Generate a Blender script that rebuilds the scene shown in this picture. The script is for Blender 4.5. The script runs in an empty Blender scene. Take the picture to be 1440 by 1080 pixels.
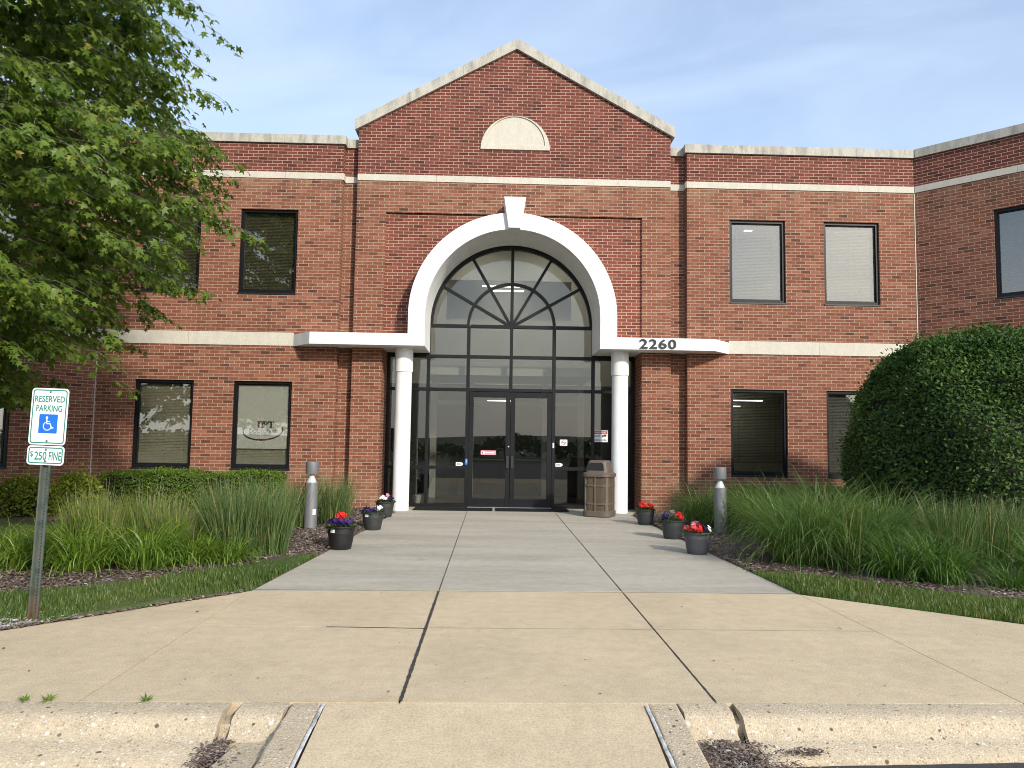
import bpy, bmesh, math, random
import numpy as np
from mathutils import Vector, Matrix
from math import sin, cos, pi, radians, sqrt, atan2
random.seed(7); RNG = np.random.default_rng(7)
S = bpy.context.scene; COL = S.collection

# ------------------------------------------------------------------ camera
cam_d = bpy.data.cameras.new('camera'); cam = bpy.data.objects.new('camera', cam_d); COL.objects.link(cam)
cam_d.sensor_fit = 'HORIZONTAL'; cam_d.sensor_width = 36.0; cam_d.lens = 1041.3/1440*36; cam_d.clip_end = 3000; cam_d.clip_start = .05
def cam_axes(yaw, pitch, roll):
    f = Vector((sin(yaw)*cos(pitch), cos(yaw)*cos(pitch), sin(pitch)))
    r0 = Vector((cos(yaw), -sin(yaw), 0)); u0 = r0.cross(f)
    return cos(roll)*r0 + sin(roll)*u0, -sin(roll)*r0 + cos(roll)*u0, f
r_, u_, f_ = cam_axes(.02484, .07506, .01505)
cam.matrix_world = Matrix(((r_.x, u_.x, -f_.x, 0), (r_.y, u_.y, -f_.y, 0), (r_.z, u_.z, -f_.z, 1.45), (0, 0, 0, 1)))
S.camera = cam
S.cycles.filter_width = 1.0; S.cycles.use_denoising = True; S.cycles.denoising_input_passes = 'RGB_ALBEDO_NORMAL'; S.cycles.denoising_prefilter = 'ACCURATE'

# ------------------------------------------------------------------ sky, sun, exposure
SUN = Vector((.62, -1.0, .60)).normalized()
SUN_EL = math.asin(SUN.z); SUN_AZ = atan2(SUN.x, SUN.y)          # clockwise from +Y
W_ = bpy.data.worlds.new('World'); S.world = W_; W_.use_nodes = True
nt = W_.node_tree; nt.nodes.clear()
def nn(nt, t, **k):
    n = nt.nodes.new(t)
    for a, v in k.items(): setattr(n, a, v)
    return n
wo = nn(nt, 'ShaderNodeOutputWorld'); bg = nn(nt, 'ShaderNodeBackground'); sky = nn(nt, 'ShaderNodeTexSky')
sky.sky_type = 'NISHITA'; sky.sun_disc = False; sky.sun_elevation = SUN_EL; sky.sun_rotation = SUN_AZ
sky.air_density = 1.0; sky.dust_density = 1.2; sky.ozone_density = 1.0; sky.altitude = 200
tc = nn(nt, 'ShaderNodeTexCoord'); mp = nn(nt, 'ShaderNodeMapping'); mp.inputs['Scale'].default_value = (1.3, 1.3, 4.2); mp.inputs['Rotation'].default_value = (.15, .25, .5)
nz = nn(nt, 'ShaderNodeTexNoise'); nz.inputs['Scale'].default_value = 1.6; nz.inputs['Detail'].default_value = 7; nz.inputs['Roughness'].default_value = .55; nz.inputs['Distortion'].default_value = .9
rp = nn(nt, 'ShaderNodeValToRGB'); rp.color_ramp.elements[0].position = .40; rp.color_ramp.elements[1].position = .78
rp.color_ramp.elements[0].color = (0.34, 0.34, 0.34, 1); rp.color_ramp.elements[1].color = (.70, .70, .70, 1)
mx = nn(nt, 'ShaderNodeMix', data_type='RGBA'); mx.inputs['B'].default_value = (3.55, 4.2, 5.3, 1)
L = nt.links.new
L(tc.outputs['Generated'], mp.inputs['Vector']); L(mp.outputs['Vector'], nz.inputs['Vector']); L(nz.outputs['Fac'], rp.inputs['Fac'])
sz_ = nn(nt, 'ShaderNodeSeparateXYZ'); L(tc.outputs['Generated'], sz_.inputs[0]); hz_ = nn(nt, 'ShaderNodeMapRange'); hz_.inputs['From Min'].default_value = .0; hz_.inputs['From Max'].default_value = .30; hz_.inputs['To Min'].default_value = .80; hz_.inputs['To Max'].default_value = 0
L(sz_.outputs['Z'], hz_.inputs['Value']); L(rp.outputs['Color'], mx.inputs['Factor']); L(sky.outputs['Color'], mx.inputs['A']); m2_ = nn(nt, 'ShaderNodeMix', data_type='RGBA'); m2_.inputs['B'].default_value = (6.2, 6.3, 6.4, 1); L(hz_.outputs[0], m2_.inputs['Factor']); L(mx.outputs['Result'], m2_.inputs['A']); L(m2_.outputs['Result'], bg.inputs['Color']); L(bg.outputs['Background'], wo.inputs['Surface'])
bg.inputs['Strength'].default_value = .14
sun_d = bpy.data.lights.new('sun', 'SUN'); sun_d.energy = 2.4; sun_d.angle = radians(3.5); sun_d.color = (1.0, .93, .82)
sun = bpy.data.objects.new('sun', sun_d); COL.objects.link(sun); sun.rotation_euler = SUN.to_track_quat('Z', 'Y').to_euler(); sun.location = SUN*40
vs = S.view_settings; vs.view_transform = 'Standard'; vs.look = 'None'; vs.gamma = 1; vs.exposure = .76; vs.use_curve_mapping = False

# ------------------------------------------------------------------ materials
def new_mat(name):
    m = bpy.data.materials.new(name); m.use_nodes = True
    nt = m.node_tree; b = nt.nodes['Principled BSDF']
    return m, nt, b
def rgba(c): return (c[0], c[1], c[2], 1)
def ramp(nt, stops, interp='LINEAR'):
    r = nn(nt, 'ShaderNodeValToRGB'); cr = r.color_ramp; cr.interpolation = interp
    while len(cr.elements) < len(stops): cr.elements.new(.5)
    for e, (p, c) in zip(cr.elements, stops):
        e.position = p; e.color = rgba(c) if hasattr(c, '__len__') else (c, c, c, 1)
    return r
def noise(nt, vec, scale, detail=4, rough=.55, dist=0):
    n = nn(nt, 'ShaderNodeTexNoise'); n.inputs['Scale'].default_value = scale; n.inputs['Detail'].default_value = detail
    n.inputs['Roughness'].default_value = rough; n.inputs['Distortion'].default_value = dist
    if vec is not None: nt.links.new(vec, n.inputs['Vector'])
    return n
def mixc(nt, fac, a, b, mode='MIX'):
    m = nn(nt, 'ShaderNodeMix', data_type='RGBA', blend_type=mode)
    for k, v in (('Factor', fac), ('A', a), ('B', b)):
        if hasattr(v, 'is_linked') or hasattr(v, 'links'): nt.links.new(v, m.inputs[k])
        else: m.inputs[k].default_value = v if k == 'Factor' else rgba(v)
    return m.outputs['Result']
def bump(nt, b, h, strength=.4, dist=.01):
    n = nn(nt, 'ShaderNodeBump'); n.inputs['Strength'].default_value = strength; n.inputs['Distance'].default_value = dist
    nt.links.new(h, n.inputs['Height']); nt.links.new(n.outputs['Normal'], b.inputs['Normal'])
def objco(nt): return nn(nt, 'ShaderNodeTexCoord').outputs['Object']
def mathn(nt, op, a, b=None, clamp=False):
    n = nn(nt, 'ShaderNodeMath', operation=op); n.use_clamp = clamp
    for i, v in enumerate((a, b)):
        if v is None: continue
        if hasattr(v, 'links'): nt.links.new(v, n.inputs[i])
        else: n.inputs[i].default_value = v
    return n.outputs[0]
def plain(name, col, rough=.5, metal=0, var=.12, vscale=6, spec=.5, bumps=0, bscale=60):
    m, nt, b = new_mat(name); o = objco(nt)
    n = noise(nt, o, vscale, 5, .6)
    r = ramp(nt, [(.3, [c*(1-var) for c in col]), (.7, [min(1, c*(1+var)) for c in col])]); nt.links.new(n.outputs['Fac'], r.inputs['Fac'])
    nt.links.new(r.outputs['Color'], b.inputs['Base Color']); b.inputs['Roughness'].default_value = rough; b.inputs['Metallic'].default_value = metal
    b.inputs['Specular IOR Level'].default_value = spec
    if bumps: bump(nt, b, noise(nt, o, bscale, 3).outputs['Fac'], bumps, .003)
    return m
def brick_mat(name, stops, mortar, stain=.55):
    m, nt, b = new_mat(name)
    uv = nn(nt, 'ShaderNodeUVMap'); uv.uv_map = 'UVMap'; v = uv.outputs['UV']
    br = nn(nt, 'ShaderNodeTexBrick'); br.offset = .5; br.offset_frequency = 2; br.squash = 1
    nt.links.new(v, br.inputs['Vector']); i = br.inputs
    i['Scale'].default_value = 1; i['Brick Width'].default_value = .2032; i['Row Height'].default_value = .0677
    i['Mortar Size'].default_value = .0054; i['Mortar Smooth'].default_value = .25; i['Bias'].default_value = 0
    i['Color1'].default_value = (0, 0, 0, 1); i['Color2'].default_value = (1, 1, 1, 1); i['Mortar'].default_value = (.5, .5, .5, 1)
    rc = ramp(nt, stops); nt.links.new(br.outputs['Color'], rc.inputs['Fac'])
    big = noise(nt, v, .9, 4, .6); fine = noise(nt, v, 55, 4, .7)
    rb = ramp(nt, [(.3, (.86, .84, .84)), (.7, (1.12, 1.10, 1.06))]); nt.links.new(big.outputs['Fac'], rb.inputs['Fac'])
    rf = ramp(nt, [(.25, (.78, .78, .78)), (.75, (1.18, 1.18, 1.18))]); nt.links.new(fine.outputs['Fac'], rf.inputs['Fac'])
    c = mixc(nt, 1.0, rc.outputs['Color'], rb.outputs['Color'], 'MULTIPLY'); c = mixc(nt, .8, c, rf.outputs['Color'], 'MULTIPLY')
    # mineral stain, near the ground and under the stone band
    sp = nn(nt, 'ShaderNodeSeparateXYZ'); nt.links.new(v, sp.inputs[0]); z = sp.outputs['Y']
    lo = ramp(nt, [(0, 1), (.055, .75), (.095, 0)]); nt.links.new(mathn(nt, 'MULTIPLY', z, .1), lo.inputs['Fac'])
    hi = ramp(nt, [(.595, 0), (.655, .35), (.679, .9), (.680, 0)]); nt.links.new(mathn(nt, 'MULTIPLY', z, .1), hi.inputs['Fac'])
    sn = noise(nt, v, 2.2, 4, .6); sr = ramp(nt, [(.42, 0), (.62, 1)]); nt.links.new(sn.outputs['Fac'], sr.inputs['Fac'])
    msk = mathn(nt, 'MULTIPLY', mathn(nt, 'MULTIPLY', mathn(nt, 'MAXIMUM', lo.outputs['Color'], hi.outputs['Color']), sr.outputs['Color']), stain)
    c = mixc(nt, msk, c, (.33, .22, .125))
    mpv = nn(nt, 'ShaderNodeMapping'); mpv.inputs['Scale'].default_value = (2.2, .28, 1); nt.links.new(v, mpv.inputs['Vector']); sk = noise(nt, mpv.outputs['Vector'], 1.4, 5, .6); skr = ramp(nt, [(.54, 1), (.76, .62)]); nt.links.new(sk.outputs['Fac'], skr.inputs['Fac']); c = mixc(nt, 1.0, c, skr.outputs['Color'], 'MULTIPLY')
    mn = noise(nt, v, 14, 3); mr = ramp(nt, [(.3, [q*.8 for q in mortar]), (.7, [q*1.12 for q in mortar])]); nt.links.new(mn.outputs['Fac'], mr.inputs['Fac'])
    c = mixc(nt, br.outputs['Fac'], c, mr.outputs['Color'])
    nt.links.new(c, b.inputs['Base Color']); b.inputs['Roughness'].default_value = .85; b.inputs['Specular IOR Level'].default_value = .25
    inv = mathn(nt, 'SUBTRACT', 1.0, br.outputs['Fac']); hh = mathn(nt, 'ADD', inv, mathn(nt, 'MULTIPLY', fine.outputs['Fac'], .35))
    bump(nt, b, hh, .55, .008)
    return m
M = {}
M['brick'] = brick_mat('face_brick', [(0, (.090, .038, .026)), (.04, (.130, .050, .032)), (.09, (.185, .066, .038)), (.5, (.216, .080, .047)), (.85, (.248, .098, .059)), (1, (.28, .122, .077))], (.43, .345, .26))
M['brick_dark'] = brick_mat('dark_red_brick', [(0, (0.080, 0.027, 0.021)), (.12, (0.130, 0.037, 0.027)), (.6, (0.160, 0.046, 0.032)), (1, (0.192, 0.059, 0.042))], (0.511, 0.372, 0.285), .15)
M['brick_panel'] = brick_mat('recess_brick', [(0, (0.089, 0.031, 0.023)), (.1, (0.157, 0.045, 0.029)), (.6, (0.194, 0.057, 0.037)), (1, (0.225, 0.073, 0.048))], (0.522, 0.392, 0.294), .2)
def stone_mat(name, col, dirt, sp=(.86, 1.08)):
    m, nt, b = new_mat(name); o = objco(nt)
    mp = nn(nt, 'ShaderNodeMapping'); mp.inputs['Scale'].default_value = (3.2, 3.2, .9); nt.links.new(o, mp.inputs['Vector'])
    a = noise(nt, mp.outputs['Vector'], 2.2, 8, .68); f = noise(nt, o, 45, 4, .7)
    r = ramp(nt, [(.34, [c*(1-dirt) for c in col]), (.56, col), (.8, [min(.9, c*1.06) for c in col])]); nt.links.new(a.outputs['Fac'], r.inputs['Fac'])
    rf = ramp(nt, [(.3, sp[0]), (.7, sp[1])]); nt.links.new(f.outputs['Fac'], rf.inputs['Fac'])
    nt.links.new(mixc(nt, 1.0, r.outputs['Color'], rf.outputs['Color'], 'MULTIPLY'), b.inputs['Base Color'])
    b.inputs['Roughness'].default_value = .8; b.inputs['Specular IOR Level'].default_value = .3; bump(nt, b, f.outputs['Fac'], .2, .004)
    return m
M['stone'] = stone_mat('cast_stone', (.60, .565, .475), .10)
M['coping'] = stone_mat('weathered_stone', (.50, .475, .41), .40)
M['white'] = stone_mat('white_painted_plaster', (.83, .835, .82), .11, (.965, 1.015))
M['frame'] = plain('dark_anodised_frame', (.007, .0075, .009), .42, .1, .25, 9, .3)
M['sill'] = plain('slate_grey_sill', (.028, .030, .036), .4, .4, .2, 9)
def glass_mat(name, tint, refl, rcol=(.80, .80, .77)):
    m, nt, b = new_mat(name); nt.nodes.remove(b); out = nt.nodes['Material Output']
    t = nn(nt, 'ShaderNodeBsdfTransparent'); t.inputs['Color'].default_value = rgba(tint)
    g = nn(nt, 'ShaderNodeBsdfGlossy'); g.inputs['Color'].default_value = rgba(rcol); g.inputs['Roughness'].default_value = 0
    fr = nn(nt, 'ShaderNodeLayerWeight'); fr.inputs['Blend'].default_value = .5
    f = mathn(nt, 'ADD', mathn(nt, 'MULTIPLY', mathn(nt, 'POWER', fr.outputs['Facing'], 4.0), .7), refl, True)
    o = objco(nt); wv = noise(nt, o, .8, 1, .3); bp = nn(nt, 'ShaderNodeBump'); bp.inputs['Strength'].default_value = .02; bp.inputs['Distance'].default_value = .006
    nt.links.new(wv.outputs['Fac'], bp.inputs['Height']); nt.links.new(bp.outputs['Normal'], g.inputs['Normal'])
    mxs = nn(nt, 'ShaderNodeMixShader'); nt.links.new(f, mxs.inputs[0]); nt.links.new(t.outputs[0], mxs.inputs[1]); nt.links.new(g.outputs[0], mxs.inputs[2]); nt.links.new(mxs.outputs[0], out.inputs['Surface'])
    return m
M['glass'] = glass_mat('tinted_glass', (.80, .80, .77), .16)
M['glass_entry'] = glass_mat('entrance_glass', (.66, .67, .65), .085)
M['lens'] = glass_mat('clear_lens', (.95, .96, .96), .03)
M['blind_dark'] = plain('dark_blind', (.13, .12, .075), .6, 0, .08)  # darker blind copy: dark tree reflection on upper left panes put into colour
M['blind_grey'] = plain('grey_blind', (.20, .20, .185), .6, 0, .08)
M['blind'] = plain('window_blind', (.47, .45, .35), .6, 0, .08)
M['film'] = plain('white_window_film', (.86, .88, .86), .5, 0, .04)
M['wall_in'] = plain('interior_paint', (.66, .65, .60), .8, 0, .04, 2)
M['floor_in'] = plain('interior_tile', (.10, .093, .086), .35, 0, .15, 3)
M['ceil_in'] = plain('ceiling_tile', (.55, .55, .52), .8, 0, .05, 2)
M['dark_in'] = plain('interior_dark', (.05, .052, .055), .7, 0, .1, 2)
m, nt, b = new_mat('lit_tube'); b.inputs['Base Color'].default_value = (.9, .9, .85, 1); b.inputs['Emission Color'].default_value = (1, .95, .82, 1); b.inputs['Emission Strength'].default_value = 5; M['tube'] = m
def concrete(name, col, var, speck=.12, agg=0, streak=False):
    m, nt, b = new_mat(name); o = objco(nt)
    vec = o
    if streak:
        mp = nn(nt, 'ShaderNodeMapping'); mp.inputs['Scale'].default_value = (.35, 1.6, 1); nt.links.new(o, mp.inputs['Vector']); vec = mp.outputs['Vector']
    a = noise(nt, vec, 1.1, 8, .62, .4); f = noise(nt, o, 85, 4, .8); mid = noise(nt, o, 9, 6, .7)
    r = ramp(nt, [(.28, [c*(1-var) for c in col]), (.55, col), (.78, [c*(1+var*.7) for c in col])]); nt.links.new(a.outputs['Fac'], r.inputs['Fac'])
    rf = ramp(nt, [(.3, 1-speck*1.6), (.5, 1), (.72, 1+speck)]); nt.links.new(f.outputs['Fac'], rf.inputs['Fac'])
    rm = ramp(nt, [(.30, .88), (.68, 1.07)]); nt.links.new(mid.outputs['Fac'], rm.inputs['Fac'])
    c = mixc(nt, 1.0, r.outputs['Color'], rf.outputs['Color'], 'MULTIPLY'); c = mixc(nt, 1.0, c, rm.outputs['Color'], 'MULTIPLY')
    st = noise(nt, o, 2.7, 3, .5); sr = ramp(nt, [(.64, 0), (.78, .30)]); nt.links.new(st.outputs['Fac'], sr.inputs['Fac'])
    c = mixc(nt, sr.outputs['Color'], c, [q*.55 for q in col])
    h = f.outputs['Fac']
    if agg:
        vo = nn(nt, 'ShaderNodeTexVoronoi'); vo.inputs['Scale'].default_value = agg; nt.links.new(o, vo.inputs['Vector'])
        sp = nn(nt, 'ShaderNodeSeparateColor'); nt.links.new(vo.outputs['Color'], sp.inputs[0])
        rv = ramp(nt, [(0, (.24, .18, .12)), (.3, [q*.82 for q in col]), (.62, col), (.86, (.62, .56, .44)), (.97, (.74, .70, .62))]); nt.links.new(sp.outputs[0], rv.inputs['Fac'])
        md = ramp(nt, [(.15, 1), (.5, 0)]); nt.links.new(vo.outputs['Distance'], md.inputs['Fac'])
        c = mixc(nt, mathn(nt, 'MULTIPLY', md.outputs['Color'], 1.0), c, rv.outputs['Color'])
        vo2 = nn(nt, 'ShaderNodeTexVoronoi'); vo2.inputs['Scale'].default_value = agg*.45; nt.links.new(o, vo2.inputs['Vector'])
        sp2 = nn(nt, 'ShaderNodeSeparateColor'); nt.links.new(vo2.outputs['Color'], sp2.inputs[0])
        pick = ramp(nt, [(.88, 0), (.90, 1)]); nt.links.new(sp2.outputs[1], pick.inputs['Fac']); md2 = ramp(nt, [(.28, 1), (.42, 0)]); nt.links.new(vo2.outputs['Distance'], md2.inputs['Fac'])
        rv2 = ramp(nt, [(.3, (.13, .10, .08)), (.5, (.66, .62, .54)), (.8, (.36, .24, .14))], 'CONSTANT'); nt.links.new(sp2.outputs[2], rv2.inputs['Fac'])
        c = mixc(nt, mathn(nt, 'MULTIPLY', pick.outputs['Color'], md2.outputs['Color']), c, rv2.outputs['Color'])
        h = mathn(nt, 'ADD', mathn(nt, 'MULTIPLY', md.outputs['Color'], .8), f.outputs['Fac'])
    nt.links.new(c, b.inputs['Base Color']); b.inputs['Roughness'].default_value = .88; b.inputs['Specular IOR Level'].default_value = .25
    bump(nt, b, h, .35 if not agg else .6, .004)
    return m
M['tan'] = concrete('tan_concrete', (.60, .485, .320), .13, .22)
M['grey'] = concrete('grey_concrete', (.465, .425, .345), .22, .16, 0, True)
M['kerb'] = concrete('exposed_aggregate', (.52, .43, .30), .18, .22, 72)
M['joint'] = plain('joint_filler', (.05, .045, .038), .9, 0, .5, 30)
M['sealant'] = plain('joint_sealant', (.46, .46, .45), .8, 0, .5, 14, .2)
M['asphalt'] = plain('asphalt', (.045, .045, .047), .85, 0, .35, 70, .4, .5, 160)
M['mulch'] = plain('bark_mulch', (.115, .088, .069), .95, 0, .65, 38, .2, .9, 45)
M['soil'] = plain('turf_soil', (.075, .105, .030), .95, 0, .35, 12, .2, .6, 40)
M['earth'] = plain('distant_grass', (.030, .045, .018), .95, 0, .3, 2)
def leaf_mat(name, stops, trans=.35, rough=.45, spec=.4):
    m, nt, b = new_mat(name); out = nt.nodes['Material Output']
    at = nn(nt, 'ShaderNodeAttribute'); at.attribute_name = 'rnd'
    r = ramp(nt, stops); nt.links.new(at.outputs['Fac'], r.inputs['Fac']); nt.links.new(r.outputs['Color'], b.inputs['Base Color'])
    b.inputs['Roughness'].default_value = rough; b.inputs['Specular IOR Level'].default_value = spec
    t = nn(nt, 'ShaderNodeBsdfTranslucent'); nt.links.new(mixc(nt, 1.0, r.outputs['Color'], (1.5, 1.6, .75), 'MULTIPLY'), t.inputs['Color'])
    mxs = nn(nt, 'ShaderNodeMixShader'); mxs.inputs[0].default_value = trans
    nt.links.new(b.outputs[0], mxs.inputs[1]); nt.links.new(t.outputs[0], mxs.inputs[2]); nt.links.new(mxs.outputs[0], out.inputs['Surface'])
    return m
M['maple'] = leaf_mat('maple_leaf', [(0, (0.071, 0.125, 0.018)), (.5, (0.124, 0.192, 0.028)), (.82, (0.190, 0.252, 0.037)), (.93, (0.253, 0.291, 0.046)), (1, (0.345, 0.268, 0.061))], .36)
M['shrub'] = leaf_mat('shrub_leaf', [(0, (0.037, 0.078, 0.018)), (.6, (0.067, 0.126, 0.026)), (.9, (0.115, 0.190, 0.036)), (1, (0.187, 0.255, 0.050))], .22, .55, .22)
M['yew'] = leaf_mat('hedge_leaf', [(0, (0.070, 0.133, 0.013)), (.6, (0.117, 0.195, 0.019)), (1, (0.204, 0.281, 0.029))], .3)
M['spirea'] = leaf_mat('bush_leaf', [(0, (0.122, 0.166, 0.021)), (.6, (0.224, 0.273, 0.029)), (1, (0.406, 0.410, 0.058))], .35)
M['reed'] = leaf_mat('reed_blade', [(0, (0.087, 0.145, 0.029)), (.5, (0.164, 0.227, 0.048)), (.88, (0.270, 0.309, 0.086)), (1, (0.578, 0.436, 0.186))], .3)
M['reed_dark'] = leaf_mat('dark_reed_blade', [(0, (0.056, 0.110, 0.034)), (.6, (0.110, 0.174, 0.053)), (.9, (0.188, 0.244, 0.085)), (1, (0.510, 0.378, 0.172))], .28)
M['plume'] = leaf_mat('grass_plume', [(0, (.16, .16, .09)), (1, (.28, .25, .15))], .3, .8)
M['lily'] = leaf_mat('daylily_blade', [(0, (0.077, 0.147, 0.019)), (.6, (0.144, 0.235, 0.029)), (1, (0.258, 0.325, 0.057))], .33, .42)
M['lily_dark'] = leaf_mat('dark_daylily_blade', [(0, (0.044, 0.100, 0.019)), (.6, (0.083, 0.158, 0.028)), (1, (0.167, 0.241, 0.049))], .3, .42)
M['fountain'] = leaf_mat('fountain_grass_blade', [(0, (0.050, 0.106, 0.024)), (.55, (0.093, 0.169, 0.036)), (.88, (0.162, 0.239, 0.062)), (1, (0.498, 0.383, 0.167))], .28)
M['turf'] = leaf_mat('turf_blade', [(0, (0.055, 0.100, 0.021)), (.6, (0.094, 0.152, 0.029)), (.93, (0.152, 0.193, 0.052)), (1, (0.386, 0.283, 0.156))], .3)
M['chip'] = leaf_mat('mulch_chip', [(0, (0.084, 0.060, 0.049)), (.5, (0.203, 0.152, 0.122)), (.8, (0.356, 0.286, 0.229)), (1, (0.540, 0.600, 0.609))], .0, .9, .2)
M['bark'] = plain('tree_bark', (.14, .12, .10), .9, 0, .35, 14, .2, .8, 30)
M['twig'] = plain('twig_bark', (.20, .17, .14), .85, 0, .25, 14)
M['core_shade'] = plain('shaded_core', (.022, .026, .014), .95, 0, .3, 20)  # near-black green-brown; shade inside the foliage put into the colour
M['wood_far'] = leaf_mat('far_tree_leaf', [(0, (.020, .040, .012)), (1, (.045, .075, .022))], .2)
M['alu'] = plain('brushed_aluminium', (.22, .225, .235), .48, .35, .04, 12)
M['alu_bright'] = plain('bright_reflector', (.82, .83, .83), .25, .25, .03)
M['pot_black'] = plain('black_plastic', (.012, .012, .013), .5, 0, .25, 9)
M['pot_char'] = plain('charcoal_plastic', (.035, .037, .040), .5, 0, .2, 9)
M['pot_grey'] = plain('grey_plastic', (.075, .078, .088), .5, 0, .18, 9)
M['label'] = plain('white_label', (.75, .76, .76), .5, 0, .05)
M['potsoil'] = plain('potting_soil', (.03, .022, .016), .95, 0, .5, 40)
M['potleaf'] = leaf_mat('bedding_leaf', [(0, (.030, .060, .015)), (1, (.075, .125, .03))], .3)
for k, c in dict(red=(.62, .022, .018), white=(.80, .80, .78), purple=(.026, .006, .080), pink=(.72, .22, .30), coral=(.72, .085, .065)).items():
    M['fl_'+k] = plain(k+'_petal', c, .6, 0, .15, 40, .3)
M['bin'] = plain('brown_bin_plastic', (.115, .092, .073), .6, 0, .12, 14)
M['bin_panel'] = plain('tan_pebble_panel', (.100, .074, .046), .8, 0, .35, 45, .3, .6, 120)
M['bin_dark'] = plain('bin_hole_shade', (.01, .01, .01), .8)
M['sign_white'] = plain('sign_white', (.80, .82, .82), .45, 0, .03, 5)
M['sign_green'] = plain('sign_green', (.010, .215, .150), .45, 0, .08, 12)
M['sign_blue'] = plain('sign_blue', (.008, .15, .62), .45, 0, .05, 8)
M['steel'] = plain('galvanised_bolt', (.22, .21, .19), .5, .7, .3, 50)
m, nt, b = new_mat('painted_post'); o = objco(nt); n1 = noise(nt, o, 7, 6, .7)
r = ramp(nt, [(.38, (.045, .062, .05)), (.50, (.085, .105, .088)), (.60, (.10, .105, .085)), (.68, (.16, .075, .035))]); nt.links.new(n1.outputs['Fac'], r.inputs['Fac'])
sx = nn(nt, 'ShaderNodeSeparateXYZ'); nt.links.new(o, sx.inputs[0]); rr = ramp(nt, [(.0, 1), (.28, 0)]); nt.links.new(sx.outputs['Z'], rr.inputs['Fac'])
nt.links.new(mixc(nt, mathn(nt, 'MULTIPLY', rr.outputs['Color'], .7), r.outputs['Color'], (.13, .055, .025)), b.inputs['Base Color']); b.inputs['Roughness'].default_value = .7; M['post'] = m
M['black'] = plain('black_lettering', (.008, .008, .009), .35, 0, .1)
M['red'] = plain('red_print', (.45, .02, .02), .5, 0, .05)
M['maroon'] = plain('maroon_print', (.15, .012, .016), .5, 0, .05)
M['slate'] = plain('slate_print', (.022, .025, .03), .5, 0, .05)
M['mat'] = plain('rubber_mat', (.018, .018, .019), .9, 0, .3, 60, .2, .7, 90)
M['metal'] = plain('worn_metal', (.45, .45, .44), .35, .8, .15, 20)
M['chrome'] = plain('dull_steel_handle', (.05, .05, .052), .35, .6, .1)

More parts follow.
